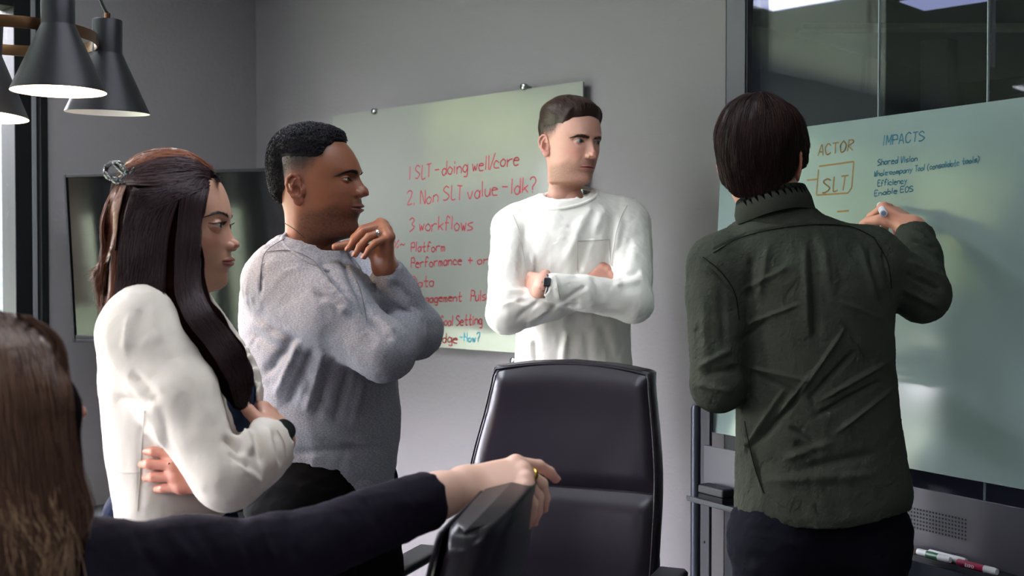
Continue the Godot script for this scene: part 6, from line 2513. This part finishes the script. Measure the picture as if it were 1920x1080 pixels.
# ---- the man in the olive shirt writing on the frosted board, seen from behind
func person_olive_shirt() -> void:
	var rng := RandomNumberGenerator.new()
	rng.seed = 31
	var D := 2.45
	var S := D / F
	var t := thing("person", "man in an olive green shirt seen from behind, writing on the frosted board", "person", Vector3(at(1530, 900, D).x, 0, at(1530, 900, D).z))
	var h := Head.new()
	h.skin = lin(196, 142, 118); h.red = lin(190, 100, 84); h.lips = lin(150, 90, 84); h.dark = lin(30, 22, 20)
	h.stubble = 0.75; h.stubble_col = lin(50, 34, 28)
	h.hairline = [[0, 0.075], [40, 0.065], [62, 0.03], [76, -0.012], [92, -0.010], [104, -0.012], [118, -0.046], [150, -0.074], [180, -0.078]]
	h.scalp = 0.9
	h.neck_dz = 0.085
	h.neck_dx = -0.035
	var X := head_frame(1432, 303, D, 150, 8, -2)
	var mb := MB.new()
	add_head(h, X, mb, true, true, Vector3(0.072, -0.016, -0.008), 0.4, 0.95)
	var ls := at(1345, 505, D - 0.02)
	var rs := at(1634, 490, D + 0.0)
	var le := at(1346, 722, D - 0.05)
	var re := at(1728, 552, D + 0.02)
	var lw := at(1430, 690, D + 0.20)
	var rw := at(1712, 428, D + 0.155)
	var k := {"neck": at(1466, 410, D), "pelvis": at(1540, 930, D), "shoulder": [ls, rs], "elbow": [le, re], "wrist": [lw, rw],
		"hip": [at(1462, 1010, D), at(1612, 1005, D + 0.04)], "knee": [at(1450, 1350, D + 0.03), at(1625, 1340, D + 0.07)], "ankle": [at(1440, 1690, D + 0.03), at(1640, 1670, D + 0.07)]}
	add_core(mb, k, h.skin)
	var f := Field.new()
	var hd := add_hand(f, rw, Vector3(-0.20, 0.44, -0.80), Vector3(0.45, 0.55, 0.65), Vector3(-0.8, -0.2, 0.35), [[2, 62, 60, 25], [0, 74, 62, 35], [-2, 78, 62, 40], [-4, 82, 62, 40]], [Vector3(0.8, 0.65, -0.35), Vector3(0.9, 0.05, -0.6), Vector3(0.8, -0.2, -0.7)], 0.98)
	f.cap(rw, rw.lerp(re, 0.3), 0.028, 0.031, 0.02)
	add_skin(mb, f, 0.0028, h.skin.lerp(h.red, 0.15), h.red, hd.tips, 0.015)
	var f2 := Field.new()
	add_hand(f2, lw, at(1480, 690, D + 0.26) - lw, Vector3(0, 0, 1), Vector3(0, 1, 0), [[0, 30, 30, 20], [0, 30, 30, 20], [0, 30, 30, 20], [0, 30, 30, 20]], [Vector3(0.8, 0.5, -0.3), Vector3(1, 0.1, -0.3), Vector3(1, 0, -0.3)])
	add_skin(mb, f2, 0.004, h.skin)
	var body := part(t, "body", mb, skin_mat())
	for s in [1.0, -1.0]:
		part(body, "eye", eyeball(h, X, s, Vector3(0, 0, 1), lin(70, 50, 36)), vmat(0.08))
		part(body, "eyebrow", eyebrow(h, X, s, [Vector2(0.010, 0.0125), Vector2(0.024, 0.0175), Vector2(0.037, 0.019), Vector2(0.049, 0.012)], 80, lin(40, 28, 24), rng, 0.005), vmat(0.6))
	# thick brown hair down to the collar
	var wave := FastNoiseLite.new()
	wave.seed = 6
	wave.frequency = 16.0
	var thick := func(d: Vector3, p: Vector3) -> float:
		var deg := rad_to_deg(atan2(absf(d.x), d.z))
		var e := p.y - h.hair_y(deg)
		if e < -0.014:
			return -0.01
		var full := 0.0135 + 0.010 * Head.ss(90, 160, deg) * Head.ss(-0.08, 0.02, p.y) + 0.004 * wave.get_noise_3d(p.x * 2.2, p.y * 0.7, p.z * 2.2)
		return minf(full, (e + 0.010) * 1.1)
	var tint := func(d: Vector3, p: Vector3) -> Color: return lin(22, 15, 14)
	var hm := hair_cap(h, X, thick, tint)
	var flow := func(d: Vector3, p: Vector3) -> Vector3:
		var crown := Vector3(-0.012, 0.105, -0.055) + h.hc
		var away := p - crown
		var w := Head.ss(0.09, 0.02, away.length())
		return (Vector3(0, -1, 0) + away.normalized() * (0.6 + w) + Vector3(-0.35, 0, 0) * signf(p.x + 0.02) * Head.ss(-0.02, -0.09, p.y) + Vector3(0.25 * wave.get_noise_3d(p.x, p.y, p.z), 0, 0)).normalized()
	hair_strands(hm, h, X, thick, flow, func(d, p): return true, 3800, Vector2(0.05, 0.10), 8, 0.00075, Vector2(0.0003, 0.0035), func(d, p): return lin(38, 25, 23) if d.y < 0.5 else lin(48, 31, 28), rng)
	part(t, "hair", hm, hair_mat(0.45, 0.24))
	# shirt
	var sf := Field.new()
	var o := at(1535, 930, D)
	var st := []
	for q in [[962, 1380, 1702, 0.128], [930, 1380, 1704, 0.128], [880, 1381, 1696, 0.126], [800, 1383, 1684, 0.124], [700, 1385, 1672, 0.124], [620, 1384, 1668, 0.128], [550, 1372, 1668, 0.132], [505, 1350, 1660, 0.126], [465, 1356, 1618, 0.105], [435, 1380, 1572, 0.085], [415, 1402, 1535, 0.072], [398, 1412, 1518, 0.066]]:
		st.append([(930 - q[0]) * S, ((q[1] + q[2]) * 0.5 - 1535) * S, 0, (q[2] - q[1]) * 0.5 * S, q[3]])
	sf.loft(o, Vector3.UP, Vector3(0.97, 0, 0.1), st, 2.25, 0.03)
	var nk: Vector3 = k.neck
	sf.cap(nk + Vector3(-0.02, -0.035, 0), ls + Vector3(0.005, 0.015, 0), 0.055, 0.055, 0.05)
	sf.cap(nk + Vector3(0.02, -0.035, 0), rs + Vector3(-0.01, 0.012, 0), 0.052, 0.054, 0.05)
	sf.cap(ls, ls.lerp(le, 0.25), 0.064, 0.062, 0.03)
	sf.cap(ls.lerp(le, 0.25), ls.lerp(le, 0.5), 0.062, 0.060, 0.014)
	sf.cap(ls.lerp(le, 0.5), le, 0.060, 0.055, 0.006)
	sf.cap(le, lw, 0.055, 0.040, 0.008)
	sf.cap(rs, re, 0.066, 0.058, 0.035)
	sf.cap(re, re.lerp(rw, 0.55), 0.056, 0.050, 0.014)
	var cc := sf.cap(re.lerp(rw, 0.55), re.lerp(rw, 0.93), 0.050, 0.041, 0.012)
	sf.cut[cc] = 0.0
	var cr := Creases.new([[1390, 545, 1480, 500, 5, 3], [1395, 610, 1500, 570, 4, 3], [1385, 640, 1440, 600, 4, -3], [1410, 690, 1520, 715, 3.5, 5], [1418, 700, 1500, 735, 5, -5], [1395, 850, 1470, 730, 5, 6], [1420, 830, 1500, 740, 6, -6], [1460, 780, 1520, 700, 4, 5], [1500, 740, 1580, 620, 3.5, 5], [1520, 745, 1600, 660, 5, -5],
		[1540, 750, 1660, 680, 4, 5], [1530, 780, 1650, 715, 5, -5], [1570, 810, 1670, 730, 4, 5], [1560, 560, 1660, 600, 4, 3], [1580, 600, 1640, 690, 4, -3], [1490, 830, 1540, 850, 8, -5], [1470, 860, 1560, 830, 8, 5], [1500, 880, 1640, 850, 9, -5], [1440, 900, 1640, 890, 10, 4], [1480, 800, 1530, 830, 4, -4], [1440, 460, 1425, 560, 7, 3.5], [1410, 480, 1405, 560, 8, -5],
		[1522, 450, 1530, 640, 9, -7], [1510, 460, 1516, 620, 7, 3], [1540, 450, 1560, 560, 9, 3], [1630, 470, 1655, 580, 5, -5], [1610, 460, 1640, 560, 5, 4], [1655, 470, 1670, 560, 3, -4], [1700, 490, 1760, 520, 5, 4], [1695, 510, 1765, 545, 5, -5], [1690, 540, 1760, 575, 6, 4], [1715, 460, 1760, 480, 4, 4], [1712, 450, 1755, 465, 3, -4], [1710, 435, 1735, 445, 3, 3],
		[1320, 700, 1385, 690, 7, -5], [1310, 690, 1370, 655, 6, 4], [1305, 720, 1370, 735, 6, 4], [1320, 560, 1325, 680, 9, 3], [1350, 540, 1360, 660, 8, -3],
		[1395, 412, 1500, 425, 1.8, -1.8], [1335, 470, 1400, 438, 1.8, -2.0], [1400, 438, 1500, 420, 1.8, -2.0], [1500, 420, 1610, 425, 1.8, -2.0], [1310, 480, 1380, 555, 2.0, -2.5], [1395, 800, 1420, 880, 2.5, 3], [1412, 840, 1430, 930, 2.5, 3], [1640, 440, 1672, 480, 2, -2]], 0.0028, 12.0, Vector3(1, 0.8, 1), 17, 1.7)
	var hemline := func(p: Vector3, n: Vector3, px: Vector2, fc: float) -> float: return 0.0
	var om := relief(mat(srgb(54, 57, 49), 0.85, 0.0, 0.2), 0.22, 2.0, 10.0)
	var shirt := cloth(sf, 0.0115, 2, cr)
	# the curved shirt tail
	for i in shirt.v.size():
		var p := shirt.v[i]
		var px := to_pixel(p)
		if px.y > 880 and px.x > 1360:
			var low := 0.0
			if p.z > o.z - 0.02:
				low = 20.0 * exp(-pow((px.x - 1385.0) / 22.0, 2)) - 14.0 * exp(-pow((px.x - 1432.0) / 30.0, 2)) + 4.0 - 22.0 * Head.ss(1560, 1705, px.x)
			p.y -= low * S * Head.ss(880, 955, px.y)
			shirt.v[i] = p
	shirt.n = face_normals(shirt.v, shirt.i)
	var sh := part(t, "shirt", shirt, om)
	seams(sh, shirt, [[[1338, 474], [1398, 442], [1500, 423], [1590, 424], [1640, 446]], [[1318, 482], [1352, 510], [1378, 550], [1386, 600]], [[1396, 790], [1404, 830], [1416, 880], [1432, 925]], [[1640, 448], [1664, 490], [1672, 540]]], mat(srgb(24, 25, 22), 0.9, 0.0, 0.1), 0.0010)
	# folded collar: a band standing round the neck
	var nax := Vector3(-0.20, 0.95, -0.22).normalized()
	var nc := at(1456, 408, D - 0.026)
	var low := neck_ring(sf, nc, nax, 32, 0.003)
	var low_in := []
	var low2 := []
	var mid := []
	var top := []
	var inn := []
	for q in low:
		var d: Vector3 = (q - nc) - nax * (q - nc).dot(nax)
		var r := minf(d.length(), 0.083)
		d = d.normalized()
		q = nc + d * r
		low2.append(q)
		low_in.append(q - d * 0.006 + nax * 0.002)
		mid.append(nc + d * lerpf(r, 0.074, 0.55) + nax * 0.026 + d * 0.004)
		top.append(nc + d * 0.073 + nax * 0.050)
		inn.append(nc + d * 0.068 + nax * 0.020)
	part(sh, "collar", MB.new().sheet([low_in, low2, mid, top, inn], false, false), om)
	legs(t, k, [0.093, 0.078, 0.062], mat(srgb(15, 15, 23), 0.9, 0.0, 0.2), [Vector3(0.3, 0, -1), Vector3(0.6, 0, -0.8)], Creases.new([[1400, 1000, 1500, 1020, 8, 3], [1560, 980, 1680, 1000, 9, -3]], 0.006, 6.0, Vector3(0.4, 1.6, 1), 6), mat(srgb(40, 34, 30), 0.5), 0.025)
	# the pen in his hand
	var tip := at(1650, 384, 2.775)
	var end := at(1657, 400, 2.585)
	var ax := (end - tip).normalized()
	var fr := Transform3D(Basis(ax.cross(Vector3.UP).normalized(), ax, ax.cross(Vector3.UP).normalized().cross(ax)), tip)
	var L := tip.distance_to(end)
	var m := thing("marker_pen", "board marker with a white end held in the writing man's hand", "marker", tip)
	part(m, "tip", MB.new().lathe([[0, 0], [0.0022, 0.002], [0.0022, 0.01], [0.005, 0.012], [0.005, 0.022], [0, 0.022]], fr, 16), mat(srgb(30, 120, 135), 0.5))
	part(m, "barrel", MB.new().lathe([[0.0085, 0.022], [0.0085, L - 0.004], [0.0075, L], [0, L]], fr, 24), mat(srgb(206, 208, 214), 0.35))
	part(m, "end_plug", MB.new().lathe([[0, L + 0.0006], [0.0052, L + 0.0006], [0.0052, L - 0.001]], fr, 20), mat(srgb(120, 130, 150), 0.4))


# ---- the seated woman in front, reaching for the chair
func person_foreground() -> void:
	var rng := RandomNumberGenerator.new()
	rng.seed = 41
	var D := 1.22
	var S := D / F
	var t := thing("person", "seated woman with long brown hair in a dark plum sweater, arm stretched to a chair", "person", Vector3(at(40, 1000, D).x, 0, at(40, 1000, D).z))
	var h := Head.new()
	h.skin = lin(222, 172, 150); h.red = lin(205, 130, 112); h.lips = lin(165, 90, 86); h.dark = lin(60, 40, 30)
	h.scale = 0.97
	h.neck_dz = -0.06
	var X := head_frame(-58, 786, D, 127, -18, 0)
	var mb := MB.new()
	add_head(h, X, mb, false, false)
	var rs := at(190, 1075, D + 0.08)
	var ls := at(-250, 1085, D + 0.02)
	var re := at(520, 1045, 1.44)
	var le := at(-300, 1500, D + 0.1)
	var rw := at(864, 914, 1.635)
	var lw := at(-60, 1550, D + 0.35)
	var k := {"neck": at(-30, 985, D + 0.02), "pelvis": at(-60, 1990, D), "shoulder": [rs, ls], "elbow": [re, le], "wrist": [rw, lw],
		"hip": [at(40, 2020, D + 0.04), at(-200, 2020, D + 0.03)], "knee": [at(60, 1930, 1.58), at(-220, 1940, 1.60)], "ankle": [at(70, 2330, 1.62), at(-200, 2330, 1.64)]}
	add_core(mb, k, h.skin, 0.85)
	var f := Field.new()
	var hd := add_hand(f, rw, Vector3(0.90, 0.12, -0.35), Vector3(-0.05, 0.85, 0.55), Vector3(-0.3, 0.45, -0.85), [[3, 24, 18, 12], [1, 46, 28, 16], [-3, 58, 28, 16], [-7, 62, 28, 16]], [Vector3(0.9, 0.35, -0.6), Vector3(0.8, 0.0, -0.7), Vector3(0.7, 0, -0.8)], 1.0)
	f.cap(rw, rw.lerp(re, 0.14), 0.026, 0.029, 0.02)
	f.cap(rw.lerp(re, 0.14), rw.lerp(re, 0.4), 0.029, 0.035, 0.02)
	add_skin(mb, f, 0.0026, lin(226, 180, 160), h.red, hd.tips, 0.02)
	for q in 4:
		add_nail(mb, hd.tips[q], hd.dirs[q], hd.backs[q], 0.0062, lin(225, 170, 155))
	var body := part(t, "body", mb, skin_mat())
	for s in [1.0, -1.0]:
		part(body, "eye", eyeball(h, X, s, Vector3(0, 0, 1), lin(70, 60, 46)), vmat(0.08))
		part(body, "eyebrow", eyebrow(h, X, s, [Vector2(0.010, 0.0145), Vector2(0.024, 0.0195), Vector2(0.037, 0.021), Vector2(0.049, 0.014)], 80, lin(80, 54, 40), rng, 0.004), vmat(0.6))
	var rg: Array = hd.mids[1]
	part(t, "ring", ring_band(rg[0].lerp(rg[1], 0.42), rg[1] - rg[0], 0.0100, 0.0035, 0.0016), mat(srgb(212, 168, 80), 0.2, 1.0), "gold ring")
	# hair
	var hf := Field.new()
	hf.ell(X * Vector3(0, 0.024, -0.012), X.basis, Vector3(0.086, 0.102, 0.110), 0.03)
	for q in [[-130, 0.02], [-70, -0.05], [-10, -0.085], [48, -0.07], [88, -0.02]]:
		hf.chain([at(q[0] * 0.8, 690, D + q[1] * 0.7), at(q[0], 770, D + q[1] * 0.92), at(q[0] - 5, 880, D + q[1] * 1.05), at(q[0] + 8, 980, D + q[1] * 1.1), at(q[0] * 0.9 + 10, 1080, D + q[1] * 1.1 - 0.01), at(q[0] * 0.8 + 10, 1200, D + q[1] - 0.01)], [0.020, 0.027, 0.030, 0.030, 0.026, 0.008], 0.03)
	var cutf := hf.ell(X * Vector3(0.0, -0.02, 0.118), X.basis, Vector3(0.045, 0.080, 0.036), 0.012)
	hf.sign_[cutf] = -1.0
	var r := hf.mesh(0.007)
	var hm := MB.new()
	hm.col = lin(26, 18, 15)
	hm.add(r[0], r[1], face_normals(r[0], r[1]))
	var hair := part(t, "hair", hm, vmat(0.85, 0.12))
	hm = MB.new()
	var hd_ := depths(r[0], r[1])
	guided(hm, hd_, [[[58, 592], [116, 640], [132, 740], [142, 850], [172, 955], [165, 1000]], [[20, 586], [60, 650], [85, 750], [95, 870], [110, 980], [90, 1110]], [[0, 586], [20, 650], [40, 760], [50, 880], [60, 1000], [50, 1130]], [[-20, 588], [-20, 660], [-10, 770], [0, 880], [10, 1000], [0, 1130]], [[-50, 596], [-70, 680], [-60, 780], [-50, 890], [-40, 1000], [-50, 1130]]], 1500, 1.2, 0.0008, func(g): return lin(100, 72, 58), rng, 4, 0.3, 6.0)
	guided(hm, hd_, [[[110, 900], [118, 960], [140, 1020], [150, 1090]], [[60, 900], [75, 970], [95, 1030], [60, 1100]], [[0, 900], [40, 980], [90, 1040], [130, 1110]], [[-20, 920], [0, 980], [10, 1040], [0, 1100]]], 200, 1.14, 0.0008, func(g): return lin(180, 146, 116), rng, 5, 0.3, 10.0)
	part(hair, "strands", hm, hair_mat(0.42, 0.3))
	# sweater
	var sf := Field.new()
	var o := at(-30, 1500, D + 0.02)
	sf.loft(o, Vector3.UP, Vector3(0.93, 0, -0.37), [[-0.22, 0, 0, 0.15, 0.12], [-0.1, 0, 0, 0.14, 0.115], [0.05, 0, 0, 0.15, 0.12], [0.16, 0, 0, 0.165, 0.115], [0.215, 0.0, 0, 0.15, 0.09], [0.245, 0, 0, 0.10, 0.075], [0.262, 0, 0, 0.06, 0.06]], 2.1, 0.03)
	sf.cap(k.neck + Vector3(0.03, -0.035, 0), rs + Vector3(-0.01, 0.004, 0), 0.045, 0.05, 0.05)
	sf.cap(k.neck + Vector3(-0.03, -0.035, 0), ls, 0.045, 0.05, 0.05)
	sf.cap(rs, rs.lerp(re, 0.5), 0.054, 0.052, 0.03)
	sf.cap(rs.lerp(re, 0.5), re, 0.052, 0.049, 0.03)
	var c := sf.cap(re, re.lerp(rw, 0.83), 0.048, 0.039, 0.02)
	sf.cut[c] = 0.0
	sf.cap(ls, le, 0.055, 0.05, 0.03)
	sf.cap(le, le.lerp(lw, 0.95), 0.048, 0.036, 0.02)
	var cr := Creases.new([[440, 960, 480, 1080, 10, -4], [470, 965, 520, 1060, 10, 4], [540, 960, 560, 1060, 12, -4], [600, 950, 620, 1040, 12, 3], [680, 930, 720, 1000, 12, -3], [300, 980, 360, 1060, 14, 4], [250, 990, 290, 1070, 12, -4], [360, 975, 420, 1070, 12, -3]], 0.003, 7.0, Vector3.ONE, 19)
	part(t, "sweater", cloth(sf, 0.0115, 1, cr), mat(srgb(30, 25, 36), 0.95, 0.0, 0.25))
	legs(t, k, [0.085, 0.066, 0.05], mat(srgb(30, 32, 40), 0.85), [Vector3(0.5, 0, -1), Vector3(0.5, 0, -1)], Creases.new([], 0.005, 6.0, Vector3.ONE, 6), mat(srgb(36, 30, 28), 0.5))
